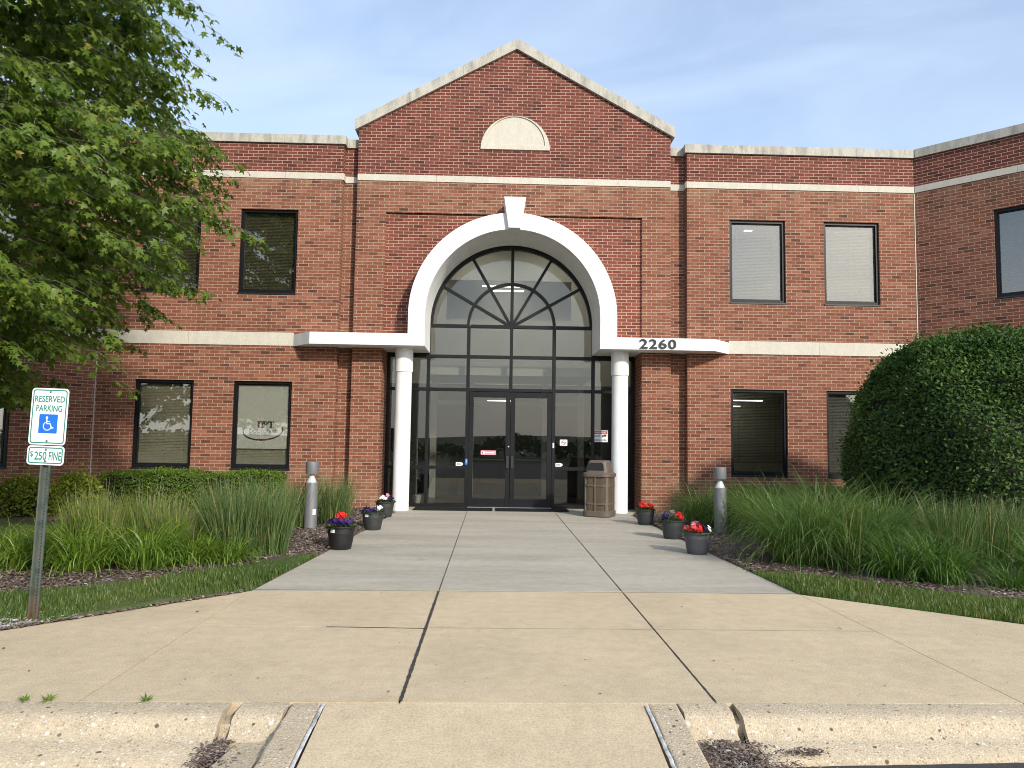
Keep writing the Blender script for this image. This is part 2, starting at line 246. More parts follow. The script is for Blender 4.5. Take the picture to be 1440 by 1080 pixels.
# ------------------------------------------------------------------ mesh helpers
class MB:
    def __init__(s): s.v = []; s.f = []; s.m = []; s.sm = []
    def add(s, vs, fs, mi=0, smooth=False):
        o = len(s.v); s.v += [tuple(p) for p in vs]; s.f += [tuple(i+o for i in f) for f in fs]; s.m += [mi]*len(fs); s.sm += [smooth]*len(fs); return s
    def box(s, x0, x1, y0, y1, z0, z1, mi=0):
        v = [(x0, y0, z0), (x1, y0, z0), (x1, y1, z0), (x0, y1, z0), (x0, y0, z1), (x1, y0, z1), (x1, y1, z1), (x0, y1, z1)]
        return s.add(v, [(0, 3, 2, 1), (4, 5, 6, 7), (0, 1, 5, 4), (1, 2, 6, 5), (2, 3, 7, 6), (3, 0, 4, 7)], mi)
    def obox(s, p, ax, ay, az, mi=0):   # centre p, half-axes vectors
        p, ax, ay, az = map(Vector, (p, ax, ay, az)); v = [p+sx*ax+sy*ay+sz*az for sz in (-1, 1) for sx, sy in ((-1, -1), (1, -1), (1, 1), (-1, 1))]
        return s.add(v, [(0, 3, 2, 1), (4, 5, 6, 7), (0, 1, 5, 4), (1, 2, 6, 5), (2, 3, 7, 6), (3, 0, 4, 7)], mi)
    def prism_xy(s, poly, z0, z1, mi=0):      # polygon counter-clockwise in plan
        n = len(poly); v = [(x, y, z0) for x, y in poly]+[(x, y, z1) for x, y in poly]
        return s.add(v, [tuple(range(n-1, -1, -1)), tuple(range(n, 2*n))]+[(i, (i+1) % n, n+(i+1) % n, n+i) for i in range(n)], mi)
    def prism_xz(s, poly, y0, y1, mi=0):      # polygon counter-clockwise seen from -y
        n = len(poly); v = [(x, y0, z) for x, z in poly]+[(x, y1, z) for x, z in poly]
        return s.add(v, [tuple(range(n)), tuple(range(2*n-1, n-1, -1))]+[((i+1) % n, i, n+i, n+(i+1) % n) for i in range(n)], mi)
    def lathe(s, prof, c=(0, 0, 0), n=32, mi=0, a0=0, smooth=True, closed_ends=True):
        for i in range(1, len(prof)-1):
            d1 = Vector((prof[i][0]-prof[i-1][0], prof[i][1]-prof[i-1][1])); d2 = Vector((prof[i+1][0]-prof[i][0], prof[i+1][1]-prof[i][1]))
            if d1.length > 1e-6 and d2.length > 1e-6 and d1.angle(d2) > .6:
                s.lathe(prof[:i+1], c, n, mi, a0, smooth, False); s.lathe(prof[i:], c, n, mi, a0, smooth, False)
                if closed_ends:
                    for (r, z), rev in ((prof[0], True), (prof[-1], False)):
                        if r > 1e-4:
                            vv = [(c[0]+r*cos(a0+2*pi*j/n), c[1]+r*sin(a0+2*pi*j/n), c[2]+z) for j in range(n)]; s.add(vv, [tuple(range(n-1, -1, -1)) if rev else tuple(range(n))], mi)
                return s
        k = len(prof); v = []
        for j in range(n):
            a = a0+2*pi*j/n
            v += [(c[0]+r*cos(a), c[1]+r*sin(a), c[2]+z) for r, z in prof]
        f = []
        for j in range(n):
            j2 = (j+1) % n
            f += [(j*k+i, j2*k+i, j2*k+i+1, j*k+i+1) for i in range(k-1)]
        s.add(v, f, mi, smooth)
        if closed_ends:
            for i, rev in ((0, True), (k-1, False)):
                if prof[i][0] > 1e-5:
                    idx = [j*k+i for j in range(n)]; vv = [v[q] for q in idx]
                    s.add(vv, [tuple(range(n-1, -1, -1)) if rev else tuple(range(n))], mi, False)
        return s
    def tube(s, pts, rads, n=8, mi=0):
        pts = [Vector(p) for p in pts]; v = []; up = Vector((0, 0, 1))
        for i, p in enumerate(pts):
            d = (pts[min(i+1, len(pts)-1)]-pts[max(i-1, 0)]).normalized()
            a = d.cross(up if abs(d.z) < .95 else Vector((1, 0, 0))).normalized(); b = d.cross(a)
            v += [p+float(rads[i])*(cos(2*pi*j/n)*a+sin(2*pi*j/n)*b) for j in range(n)]
        f = [(i*n+j, i*n+(j+1) % n, (i+1)*n+(j+1) % n, (i+1)*n+j) for i in range(len(pts)-1) for j in range(n)]
        f += [tuple(range(n-1, -1, -1)), tuple((len(pts)-1)*n+j for j in range(n))]
        return s.add(v, f, mi, True)
    def build(s, name, mats, parent=None, off=(0, 0, 0), uv=False, bevel=0):
        me = bpy.data.meshes.new(name)
        me.from_pydata([(x-off[0], y-off[1], z-off[2]) for x, y, z in s.v], [], s.f)
        if not isinstance(mats, (list, tuple)): mats = [mats]
        for q in mats: me.materials.append(M[q] if isinstance(q, str) else q)
        me.polygons.foreach_set('material_index', s.m); me.polygons.foreach_set('use_smooth', s.sm); me.update()
        if uv:
            ul = me.uv_layers.new(name='UVMap'); V = np.array(s.v, float)
            for p in me.polygons:
                n = p.normal
                for li, vi in zip(p.loop_indices, p.vertices):
                    P = V[vi]
                    if abs(n.z) > .7: q = (P[0], P[1])
                    else:
                        h = sqrt(n.x*n.x+n.y*n.y); q = ((-n.y*P[0]+n.x*P[1])/h+50.8, P[2])
                    ul.data[li].uv = q
        o = bpy.data.objects.new(name, me); COL.objects.link(o)
        if parent is not None: o.parent = parent
        if bevel:
            md = o.modifiers.new('edge', 'BEVEL'); md.width = bevel; md.segments = 2; md.limit_method = 'ANGLE'; md.angle_limit = radians(40)
        return o
def thing(name, label, cat, loc=(0, 0, 0), group=None, rz=0):
    o = bpy.data.objects.new(name, None); COL.objects.link(o); o.location = loc; o.rotation_euler = (0, 0, rz); o.empty_display_size = .2
    return tag(o, label, cat, group)
def tag(o, label, cat, group=None):
    o['label'] = label; o['category'] = cat
    if group: o['group'] = group
    return o
def kind(o, k): o['kind'] = k; return o
def dup(root, loc, rz=0, label=None, sc=1.0):
    r = root.copy(); COL.objects.link(r); r.location = loc; r.rotation_euler = (0, 0, rz); r.scale = (sc, sc, sc) if not hasattr(sc, '__len__') else sc
    if label: r['label'] = label
    for ch in list(root.children):
        c = ch.copy(); COL.objects.link(c); c.parent = r
        for g in list(ch.children):
            d = g.copy(); COL.objects.link(d); d.parent = c
    return r
def np_mesh(name, V, F, mats, rnd=None, parent=None, mi=None, smooth=False):
    """V (n,3), F (m,3) triangles, rnd per-vertex float"""
    me = bpy.data.meshes.new(name); V = np.asarray(V, np.float32); F = np.asarray(F, np.int32)
    me.vertices.add(len(V)); me.vertices.foreach_set('co', V.ravel())
    me.loops.add(F.size); me.loops.foreach_set('vertex_index', F.ravel())
    me.polygons.add(len(F)); me.polygons.foreach_set('loop_start', np.arange(0, F.size, F.shape[1], dtype=np.int32)); me.polygons.foreach_set('loop_total', np.full(len(F), F.shape[1], np.int32))
    for q in (mats if isinstance(mats, (list, tuple)) else [mats]): me.materials.append(M[q])
    if mi is not None: me.polygons.foreach_set('material_index', np.asarray(mi, np.int32))
    if rnd is not None:
        a = me.attributes.new('rnd', 'FLOAT', 'POINT'); a.data.foreach_set('value', np.asarray(rnd, np.float32))
    me.update(calc_edges=True); me.validate()
    if smooth: me.polygons.foreach_set('use_smooth', np.ones(len(F), bool))
    o = bpy.data.objects.new(name, me); COL.objects.link(o)
    if parent is not None: o.parent = parent
    return o
def scatter(base, tris, pos, R, scale, rnd):
    """instances of a small mesh merged into arrays. base (k,3), R (n,3,3), pos (n,3), scale (n,)"""
    n, k = len(pos), len(base)
    V = np.einsum('nij,kj->nki', R, base)*scale[:, None, None]+pos[:, None, :]
    F = (np.asarray(tris)[None]+(np.arange(n)*k)[:, None, None])
    return V.reshape(-1, 3), F.reshape(-1, 3), np.repeat(rnd, k)
def frames(fwd, nrm):
    """rotation matrices whose y column is fwd and z column near nrm"""
    y = fwd/np.linalg.norm(fwd, axis=1, keepdims=True)
    x = np.cross(y, nrm); x /= np.linalg.norm(x, axis=1, keepdims=True)+1e-9
    z = np.cross(x, y); return np.stack([x, y, z], 2)
def blades(n, spread, length, width, lean, droop, seed, segs=4, taper=.75, base_dead=0):
    """arching grass blades around the origin: V, F, rnd"""
    g = np.random.default_rng(seed)
    a = g.uniform(0, 2*pi, n); rr = spread*np.sqrt(g.uniform(0, 1, n)); th = a+g.normal(0, .5, n)
    Ln = length*g.uniform(.6, 1.08, n); ln = np.abs(g.normal(lean, lean*.55, n))*(.35+.9*rr/max(spread, 1e-6)); dr = droop*g.uniform(.4, 1.5, n)
    wd = width*g.uniform(.7, 1.25, n)
    t = np.linspace(0, 1, segs+1); ang = ln[:, None]+dr[:, None]*t[None]**1.7           # angle from vertical
    step = Ln[:, None]/segs; hr = np.concatenate([np.zeros((n, 1)), np.cumsum(np.sin(ang[:, :-1])*step, 1)], 1); hz = np.concatenate([np.zeros((n, 1)), np.cumsum(np.cos(ang[:, :-1])*step, 1)], 1)
    d = np.stack([np.cos(th), np.sin(th)], 1); w2 = th+pi/2+g.normal(0, .7, n); sd = np.stack([np.cos(w2), np.sin(w2)], 1)
    px = rr*np.cos(a); py = rr*np.sin(a)
    C = np.stack([px[:, None]+hr*d[:, :1], py[:, None]+hr*d[:, 1:], np.maximum(hz, .01)], 2)
    wt = wd[:, None]*np.clip(1-t[None]**2*taper-.2*(t[None] > .99), .04, 1)*.5
    side = np.concatenate([sd, np.zeros((n, 1))], 1)[:, None, :]*wt[:, :, None]
    V = np.stack([C-side, C+side], 2).reshape(n, -1, 3)
    k = 2*(segs+1); tr = []
    for i in range(segs): tr += [(2*i, 2*i+1, 2*i+3), (2*i, 2*i+3, 2*i+2)]
    F = (np.array(tr)[None]+(np.arange(n)*k)[:, None, None]).reshape(-1, 3)
    rn = np.clip(g.beta(2, 2.2, n), 0, .9); dead = g.uniform(0, 1, n) < base_dead; rn[dead] = g.uniform(.93, 1, dead.sum())
    return V.reshape(-1, 3), F, np.repeat(rn, k)
def inside(poly, X, Y):
    X = np.asarray(X); Y = np.asarray(Y); r = np.zeros(X.shape, bool); n = len(poly)
    for i in range(n):
        x0, y0 = poly[i]; x1, y1 = poly[(i+1) % n]
        c = ((y0 > Y) != (y1 > Y)) & (X < (x1-x0)*(Y-y0)/((y1-y0) if y1 != y0 else 1e-9)+x0); r ^= c
    return r
def text_mesh(body, w, h, cx, cz, offset=0.0, extrude=0.0):
    """lettering fitted to w x h around (cx, cz), as MB in the xz plane at y=0 facing -y"""
    cu = bpy.data.curves.new('lettering', 'FONT'); cu.body = body; cu.size = 1; cu.offset = offset; cu.extrude = extrude; cu.resolution_u = 4
    o = bpy.data.objects.new('lettering', cu); COL.objects.link(o); dg = bpy.context.evaluated_depsgraph_get()
    me = bpy.data.meshes.new_from_object(o.evaluated_get(dg)); V = np.array([v.co[:] for v in me.vertices]); F = [tuple(p.vertices) for p in me.polygons]
    bpy.data.objects.remove(o); bpy.data.curves.remove(cu); bpy.data.meshes.remove(me)
    lo, hi = V.min(0), V.max(0); sx = w/(hi[0]-lo[0]); sz = h/(hi[1]-lo[1])
    mb = MB(); mb.add([((v[0]-(lo[0]+hi[0])/2)*sx+cx, -v[2]*min(sx, sz), (v[1]-(lo[1]+hi[1])/2)*sz+cz) for v in V], F); return mb
def shift(mb, y):
    mb.v = [(a, b+y, c) for a, b, c in mb.v]; return mb
def merge(*mbs):
    r = MB()
    for q in mbs: r.add(q.v, q.f); r.m[-len(q.f):] = q.m
    return r
def rrect(x0, x1, z0, z1, r, n=6):
    p = []
    for cx, cz, a in ((x1-r, z0+r, -pi/2), (x1-r, z1-r, 0), (x0+r, z1-r, pi/2), (x0+r, z0+r, pi)):
        p += [(cx+r*cos(a+pi/2*i/n), cz+r*sin(a+pi/2*i/n)) for i in range(n+1)]
    return p
def ring(outer, inner, y, dy=.001):      # flat ring between two equal-length outlines, facing -y
    n = len(outer); mb = MB(); v = [(x, y, z) for x, z in outer]+[(x, y, z) for x, z in inner]
    return mb.add(v, [(i, (i+1) % n, n+(i+1) % n, n+i) for i in range(n)])

# ================================================================== GROUND
WP = 15.15                                                     # plane of the brick front
CONC = [(-4.86, 4.2), (6.74, 4.2), (4.39, 6.1), (2.98, 7.21), (2.88, 9.75), (2.816, 12.34), (2.78, 14.6), (3.05, 15.1), (3.05, 16), (-2.3, 16), (-2.3, 15.1), (-1.9, 14.6), (-1.907, 13.8), (-2.08, 9.62), (-2.24, 7.13)]
TURF_L = [(-9, 4.2), (-4.86, 4.2), (-2.24, 7.13), (-2.10, 9.3), (-2.44, 8.98), (-3.43, 7.5), (-4.35, 6.81), (-9, 5.2)]
TURF_R = [(2.98, 7.21), (4.39, 6.1), (6.74, 4.2), (10, 4.2), (10, 4.6), (4.99, 6.93), (3.13, 8.41), (2.93, 8.35)]
LAWN = [(-14, 7.4), (-6.4, 9.2), (-5.9, 10.4), (-6.3, 12.3), (-14, 12.4)]
g = MB(); g.add([(-500, -500, -.22), (500, -500, -.22), (500, 500, -.22), (-500, 500, -.22)], [(0, 1, 2, 3)]); kind(g.build('ground', 'earth'), 'structure')
g = MB(); g.add([(-120, -17, -.16), (120, -17, -.16), (120, 4.3, -.16), (-120, 4.3, -.16)], [(0, 1, 2, 3)]); kind(g.build('parking_lot', 'asphalt'), 'structure')
# planting ground: a fine sheet, mulch and turf faces apart
def terrain():
    xs = np.arange(-16, 16.01, .1); ys = np.arange(4.2, 15.31, .1); X, Y = np.meshgrid(xs, ys)
    Z = .012*np.sin(X*3.1+Y*1.7)+.010*np.sin(X*5.3-Y*4.1)+.012
    Z = Z+.03*np.clip((Y-9)/5, 0, 1)
    inc = inside(CONC, X, Y); tl = inside(TURF_L, X, Y) | inside(TURF_R, X, Y) | inside(LAWN, X, Y)
    Z = np.where(tl, Z-.012, Z); Z = np.where(inc, -.08, Z)
    V = np.stack([X, Y, Z], 2).reshape(-1, 3); nx = len(xs); cx = (xs[:-1]+xs[1:])/2; cy = (ys[:-1]+ys[1:])/2; CX_, CY_ = np.meshgrid(cx, cy)
    j, i = np.meshgrid(np.arange(len(ys)-1), np.arange(len(xs)-1), indexing='ij'); q = (j*nx+i)
    F = np.stack([q, q+1, q+nx+1, q+nx], 2).reshape(-1, 4)
    t = (inside(TURF_L, CX_, CY_) | inside(TURF_R, CX_, CY_) | inside(LAWN, CX_, CY_)).ravel()
    kind(np_mesh('mulch_bed', V, F[~t], 'mulch', smooth=True), 'structure'); kind(np_mesh('lawn', V, F[t], 'soil', smooth=True), 'structure')
terrain()
# pavement slabs with open joints over dark filler
def slab(mb, poly, gap=.006, mi=0, z=0.0):
    P = [Vector(p) for p in poly]; n = len(P); out = []
    for i in range(n):
        a, b, c = P[i-1], P[i], P[(i+1) % n]; d1 = (b-a).normalized(); d2 = (c-b).normalized()
        n1 = Vector((-d1.y, d1.x)); n2 = Vector((-d2.y, d2.x)); bis = (n1+n2); bis = bis/(1+n1.dot(n2)) if 1+n1.dot(n2) > .1 else n1
        out.append(b+bis*gap)
    mb.prism_xy([(p.x, p.y) for p in out], z-.12, z, mi)
LX, RX = -.489, 1.275
pv = MB()
slab(pv, [(LX, 4.2), (RX, 4.22), (RX, 7.26), (LX, 7.24)], .006)
slab(pv, [(-2.22, 4.19), (LX, 4.2), (LX, 5.80), (-2.23, 5.86)], .006); slab(pv, [(-2.23, 5.86), (LX, 5.80), (LX, 7.24), (-2.24, 7.13)], .003)
slab(pv, [(-9, 4.17), (-2.22, 4.19), (-2.24, 7.13), (-3.58, 5.63), (-4.4, 4.75), (-5.2, 4.62), (-9, 4.6)], .0025)
slab(pv, [(RX, 4.22), (3.04, 4.25), (2.99, 7.21), (RX, 7.26)], .004)
slab(pv, [(3.04, 4.25), (10, 4.26), (10, 4.66), (6.9, 4.62), (6.1, 4.72), (4.39, 6.1), (2.99, 7.21)], .0025)
kind(pv.build('sidewalk', 'tan'), 'structure')
gw = MB()
slab(gw, [(LX, 7.24), (RX, 7.26), (RX, 15.92), (LX, 15.92)], .004)
slab(gw, [(-2.24, 7.13), (LX, 7.24), (LX, 15.92), (-2.29, 15.92), (-2.29, 15.12), (-1.9, 14.6), (-1.907, 13.8), (-2.08, 9.62)], .004)
slab(gw, [(RX, 7.26), (2.98, 7.21), (2.88, 9.75), (2.816, 12.34), (2.78, 14.6), (3.04, 15.12), (3.04, 15.92), (RX, 15.92)], .004)
kind(gw.build('entrance_walk', 'grey'), 'structure')
jf = MB(); jf.add([(-2.2, 4.3, -.014), (3.0, 4.3, -.014), (2.9, 7.2, -.014), (2.75, 15.6, -.014), (-1.9, 15.6, -.014), (-2.1, 7.1, -.014)], [(0, 1, 2, 3, 4, 5)]); kind(jf.build('joint_filler', 'joint'), 'structure')
# the wider debris-filled joint, kept slightly ragged
jm = MB()
for (xa, ya, xb, yb, w) in ((LX+.004, 4.22, LX-.001, 7.2, .011), (RX, 4.25, RX, 7.2, .005), (LX, 7.3, LX, 14.9, .0035), (RX, 7.3, RX, 14.9, .0045), (-1.25, 5.825, LX, 5.80, .006)):
    n = 90; pts = []
    for i in range(n+1):
        t = i/n; ww = w*(.75+.6*random.random()); x = xa+(xb-xa)*t; y = ya+(yb-ya)*t
        vert = abs(yb-ya) > abs(xb-xa)
        pts += [(x-ww, y, .003), (x+ww, y, .003)] if vert else [(x, y-ww, .003), (x, y+ww, .003)]
    fs = [(2*i, 2*i+1, 2*i+3, 2*i+2) if abs(yb-ya) > abs(xb-xa) else (2*i, 2*i+2, 2*i+3, 2*i+1) for i in range(n)]
    jm.add(pts, fs)
for (xa, ya, xb, yb, w) in ((LX, 5.82, 3.0, 5.83, .0018), (-2.1, 9.35, 2.85, 9.40, .0016), (-1.98, 11.3, 2.8, 11.35, .0016), (-1.9, 13.2, 2.75, 13.25, .0016), (-2.23, 7.185, 2.98, 7.235, .003)):
    jm.add([(xa, ya-w, .003), (xb, yb-w, .003), (xb, yb+w, .003), (xa, ya+w, .003)], [(0, 1, 2, 3)])
kind(jm.build('joint_dirt', 'joint'), 'structure')
# ramp down to the street, its sealant lines, kerbs
rm = MB(); rm.add([(-.885, 4.185, 0), (.86, 4.205, 0), (.83, 2.7, -.15), (-.86, 2.7, -.15), (-.885, 4.185, -.2), (.86, 4.205, -.2), (.83, 2.7, -.2), (-.86, 2.7, -.2)], [(3, 2, 1, 0), (0, 1, 5, 4), (1, 2, 6, 5), (2, 3, 7, 6), (3, 0, 4, 7)]); kind(rm.build('kerb_ramp', 'tan'), 'structure')
def kerb_run(mb, x0, x1, yb0, yb1, n=40, wob=.004, g0=.455, g1=.455):
    # profile from the pavement to the street: (distance from the back edge, z)
    prof = [(-.004, .0), (.13, -.003), (.165, -.012), (.19, -.030), (.215, -.062), (.245, -.092), (.275, -.104), (1, -.128), (1.012, -.150), (1.012, -.22)]
    v = []; k = len(prof)
    for i in range(n+1):
        t = i/n; x = x0+(x1-x0)*t; yb = yb0+(yb1-yb0)*t; gg = g0+(g1-g0)*min(1, t*4)
        v += [(x, yb-(d if d < 1 else d-1+gg)+random.uniform(-wob, wob)*(d > .1), z+random.uniform(-wob, wob)*.5*(0 < j < k-2)) for j, (d, z) in enumerate(prof)]
    f = [(i*k+j, i*k+j+1, (i+1)*k+j+1, (i+1)*k+j) for i in range(n) for j in range(k-1)]
    mb.add(v, f, 0, True); mb.add(v[:k], [tuple(range(k-1, -1, -1))]); mb.add(v[-k:], [tuple(range(k))])
kb = MB(); kerb_run(kb, -9, -1.395, 4.167, 4.187, 120); kerb_run(kb, 1.365, 9, 4.226, 4.255, 120, .004, .425, .335); kind(kb.build('kerb', 'kerb'), 'structure')
def kerb_return(mb, x0, x1, ya, yb):
    v = []; n = 24; k = 6
    for i in range(n+1):
        t = i/n; y = ya+(yb-ya)*t; z = -.15*max(0, (ya-y))/1.5+.002
        w = [random.uniform(-.004, .004) for _ in range(2)]
        v += [(x0, y, -.2), (x0+w[0], y, z-.012), (x0+.012+w[0], y, z), (x1-.012, y, z), (x1, y, z-.012), (x1, y, -.2)]
    mb.add(v, [(i*k+j, (i+1)*k+j, (i+1)*k+j+1, i*k+j+1) for i in range(n) for j in range(k-1)], 0, False)
    mb.add(v[:k], [tuple(range(k))])
kr = MB(); kerb_return(kr, -1.075, -.905, 4.18, 2.7); kerb_return(kr, .88, 1.05, 4.20, 2.7)
# short kerb stubs closing the corner
for x0, x1, yb in ((-1.335, -1.08, 4.192), (1.055, 1.325, 4.222)):
    v = []; pr = [(-.004, .0), (.13, -.004), (.17, -.03), (.215, -.085), (.25, -.115), (.25, -.2)]; k = len(pr); n = 8
    for i in range(n+1):
        x = x0+(x1-x0)*i/n; v += [(x+random.uniform(-.006, .006), yb-d+random.uniform(-.006, .006), z) for d, z in pr]
    kr.add(v, [(i*k+j, i*k+j+1, (i+1)*k+j+1, (i+1)*k+j) for i in range(n) for j in range(k-1)], 0, True); kr.add(v[:k], [tuple(range(k-1, -1, -1))]); kr.add(v[-k:], [tuple(range(k))])
kr.box(-1.41, -1.325, 4.02, 4.17, -.2, -.055); kr.box(1.31, 1.38, 4.06, 4.21, -.2, -.055); kr.obox((1.135, 3.70, -.135), (.045, .012, 0), (-.05, .25, 0), (0, 0, .025)); kr.obox((-1.20, 3.66, -.13), (.10, .01, 0), (.03, .26, 0), (0, 0, .03))
kind(kr.build('kerb_return', 'kerb', bevel=.008), 'structure')
sl = MB()
for x0, x1 in ((-.905, -.885), (.86, .88)):
    n = 40; v = []
    for i in range(n+1):
        y = 4.17-1.4*i/n; z = -.15*(4.19-y)/1.49+.006; w = random.uniform(-.002, .002); s_ = .0 if x0 < 0 else -.0
        v += [(x0+w, y, z), (x0+.007+w, y, z+.003), (x1-.007+w, y, z+.003), (x1+w, y, z)]
    sl.add(v, [(i*4+j, (i+1)*4+j, (i+1)*4+j+1, i*4+j+1) for i in range(n) for j in range(3)], 0, True)
kind(sl.build('joint_sealant', 'sealant'), 'structure')

# ================================================================== OFFICE BUILDING
B = thing('office_building', 'two storey red brick office building with white arched entrance and gabled front', 'building', (.375, 15.15, 0)); BO = (.375, 15.15, 0)
def bpart(mb, name, mats, parent=None, **k): return mb.build(name, mats, parent or B, BO, **k)
def wall_strip(mb, T, u0, u1, z0, z1, opens=(), th=.28, mi=0, reveal=.16):
    """front skin of a wall with rectangular openings; T(u, d, z) -> world, d inwards"""
    us = sorted({u0, u1, *[o[0] for o in opens], *[o[1] for o in opens]}); zs = sorted({z0, z1, *[o[2] for o in opens], *[o[3] for o in opens]})
    us = [u for u in us if u0 <= u <= u1]; zs = [z for z in zs if z0 <= z <= z1]
    for a, b in zip(us, us[1:]):
        for c, d in zip(zs, zs[1:]):
            if any(o[0] <= (a+b)/2 <= o[1] and o[2] <= (c+d)/2 <= o[3] for o in opens): continue
            mb.add([T(a, 0, c), T(b, 0, c), T(b, 0, d), T(a, 0, d)], [(0, 1, 2, 3)], mi); mb.add([T(a, th, c), T(b, th, c), T(b, th, d), T(a, th, d)], [(3, 2, 1, 0)], mi)
    for a, b, c, d in opens:
        if d <= z0 or c >= z1: continue
        q = th
        mb.add([T(a, 0, c), T(a, q, c), T(a, q, d), T(a, 0, d)], [(0, 1, 2, 3)], mi); mb.add([T(b, 0, c), T(b, q, c), T(b, q, d), T(b, 0, d)], [(3, 2, 1, 0)], mi)
        mb.add([T(a, 0, d), T(b, 0, d), T(b, q, d), T(a, q, d)], [(3, 2, 1, 0)], mi); mb.add([T(a, 0, c), T(b, 0, c), T(b, q, c), T(a, q, c)], [(0, 1, 2, 3)], mi)
    for u, fl in ((u0, 1), (u1, 0)):
        f = [(0, 1, 2, 3)] if not fl else [(3, 2, 1, 0)]
        mb.add([T(u, 0, z0), T(u, th, z0), T(u, th, z1), T(u, 0, z1)], f, mi)
    mb.add([T(u0, 0, z1), T(u1, 0, z1), T(u1, th, z1), T(u0, th, z1)], [(0, 1, 2, 3)], mi)
def Tfront(y=WP): return lambda u, d, z: (u, y+d, z)
cR, cL = (8.85, WP), (-8.05, WP); dR = Vector((.695, -.719)); dL = Vector((-.685, -.729))
nR = Vector((.719, .695)); nL = Vector((-.729, .685))                       # inward normals
TR = lambda u, d, z: (cR[0]+dR.x*u+nR.x*d, cR[1]+dR.y*u+nR.y*d, z)
TL = lambda u, d, z: (cL[0]-dL.x*u+nL.x*d, cL[1]-dL.y*u+nL.y*d, z)          # u runs to the right, negative towards the street
WZ = (.785, 2.562, 4.375, 6.135)
WINS = {}
def wpair(us): return [(u, u+1.18, z0, z1) for u in us for z0, z1 in ((WZ[0], WZ[1]), (WZ[2], WZ[3]))]
Lw = wpair((-5.285, -7.265)); Rw = wpair((4.90, 6.90)); RAw = wpair((1.425, 3.42, 5.4)); LAw = wpair((-2.62, -4.6, -6.6))
ZB0, ZB1, ZM0, ZM1, ZC0, ZC1 = 6.795, 6.93, 3.295, 3.565, 7.545, 7.725
def wing(name, T, u0, u1, opens, y=WP):
    lo = MB(); wall_strip(lo, T, u0, u1, -.1, ZB0, opens); bpart(lo, 'brick_wall', 'brick', uv=True)
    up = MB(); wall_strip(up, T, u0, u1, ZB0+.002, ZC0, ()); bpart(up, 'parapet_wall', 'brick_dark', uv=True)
wing('', Tfront(), -8.05, -3.21, Lw); wing('', Tfront(), 4.0, 8.85, Rw); wing('', TR, 0, 9, RAw); wing('', TL, -9, 0, LAw)
for a, b in ((-3.22, -2.89), (3.64, 4.01)):                                 # recessed slots beside the gable
    lo = MB(); wall_strip(lo, Tfront(WP+.2), a, b, -.1, ZB0); bpart(lo, 'brick_wall', 'brick', uv=True)
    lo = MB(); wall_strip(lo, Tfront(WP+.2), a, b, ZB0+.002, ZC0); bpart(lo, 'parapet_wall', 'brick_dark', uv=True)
# gable front: piers, spandrel above the recess, recessed panel round the arch, gable
GX0, GX1, GC = -2.905, 3.655, .375; RX0, RX1, RZ = -2.295, 3.052, 6.128
gb = MB(); T0 = Tfront()
wall_strip(gb, T0, GX0, RX0, -.1, RZ, th=.8); wall_strip(gb, T0, RX1, GX1, -.1, RZ, th=.8); wall_strip(gb, T0, GX0, GX1, RZ, ZB0, th=.8)
bpart(gb, 'brick_wall', 'brick', uv=True)
AC, AZ, RI, RO = .364, 3.93, 1.752, 2.091                                   # arch centre, spring height, radii
pn = MB(); N = 80; yp = WP+.055
for i in range(N):
    x0 = RX0+(RX1-RX0)*i/N; x1 = RX0+(RX1-RX0)*(i+1)/N
    zf = lambda x: AZ+sqrt(max(0, 1.95**2-(x-AC)**2)) if abs(x-AC) < 1.95 else 3.40
    za, zb = zf(x0), zf(x1); pn.add([(x0, yp, za), (x1, yp, zb), (x1, yp, RZ), (x0, yp, RZ)], [(0, 1, 2, 3)])
pn.add([(RX0, yp, 3.3), (RX0, WP+.8, 3.3), (RX0, WP+.8, RZ), (RX0, yp, RZ)], [(0, 1, 2, 3)])
bpart(pn, 'recessed_brick_panel', 'brick_panel', uv=True)
GS = .5505                                                                   # gable slope
gab = MB(); gz = 7.905; gap_ = gz+GS*(GX1-GC)
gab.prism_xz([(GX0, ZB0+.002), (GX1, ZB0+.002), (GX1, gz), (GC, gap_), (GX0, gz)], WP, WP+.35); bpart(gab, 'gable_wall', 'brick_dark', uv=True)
# stone: bands and copings, cut into lengths with fine joints
def run(mb, T, u0, u1, z0, z1, d0, d1, piece=1.83, gap=.004, start=None):
    u = u0
    while u < u1-1e-6:
        w = min(u+piece, u1); mb_box = [T(a, d, z) for z in (z0, z1) for a, d in ((u+gap/2, d0), (w-gap/2, d0), (w-gap/2, d1), (u+gap/2, d1))]
        mb.add(mb_box, [(0, 3, 2, 1), (4, 5, 6, 7), (0, 1, 5, 4), (1, 2, 6, 5), (2, 3, 7, 6), (3, 0, 4, 7)]); u = w
def runs(name, mat_, *args):
    for a in args: q = MB(); run(q, *a); bpart(q, name, mat_)
TS = Tfront(WP+.2)
runs('upper_stone_band', 'stone', (T0, GX0, GX1, ZB0, ZB1, -.014, .1, 1.64), (T0, -8.06, -3.20, ZB0, ZB1, -.014, .1), (T0, 3.99, 8.86, ZB0, ZB1, -.014, .1), (TR, .02, 9, ZB0, ZB1, -.014, .1), (TL, -9, -.02, ZB0, ZB1, -.014, .1),
  (TS, -3.21, GX0, ZB0, ZB1, -.014, .1), (TS, GX1, 4.0, ZB0, ZB1, -.014, .1), (lambda u, d, z: (-3.20-d, u, z), WP+.002, WP+.19, ZB0, ZB1, -.014, .1), (lambda u, d, z: (3.99+d, u, z), WP+.002, WP+.19, ZB0, ZB1, -.014, .1))
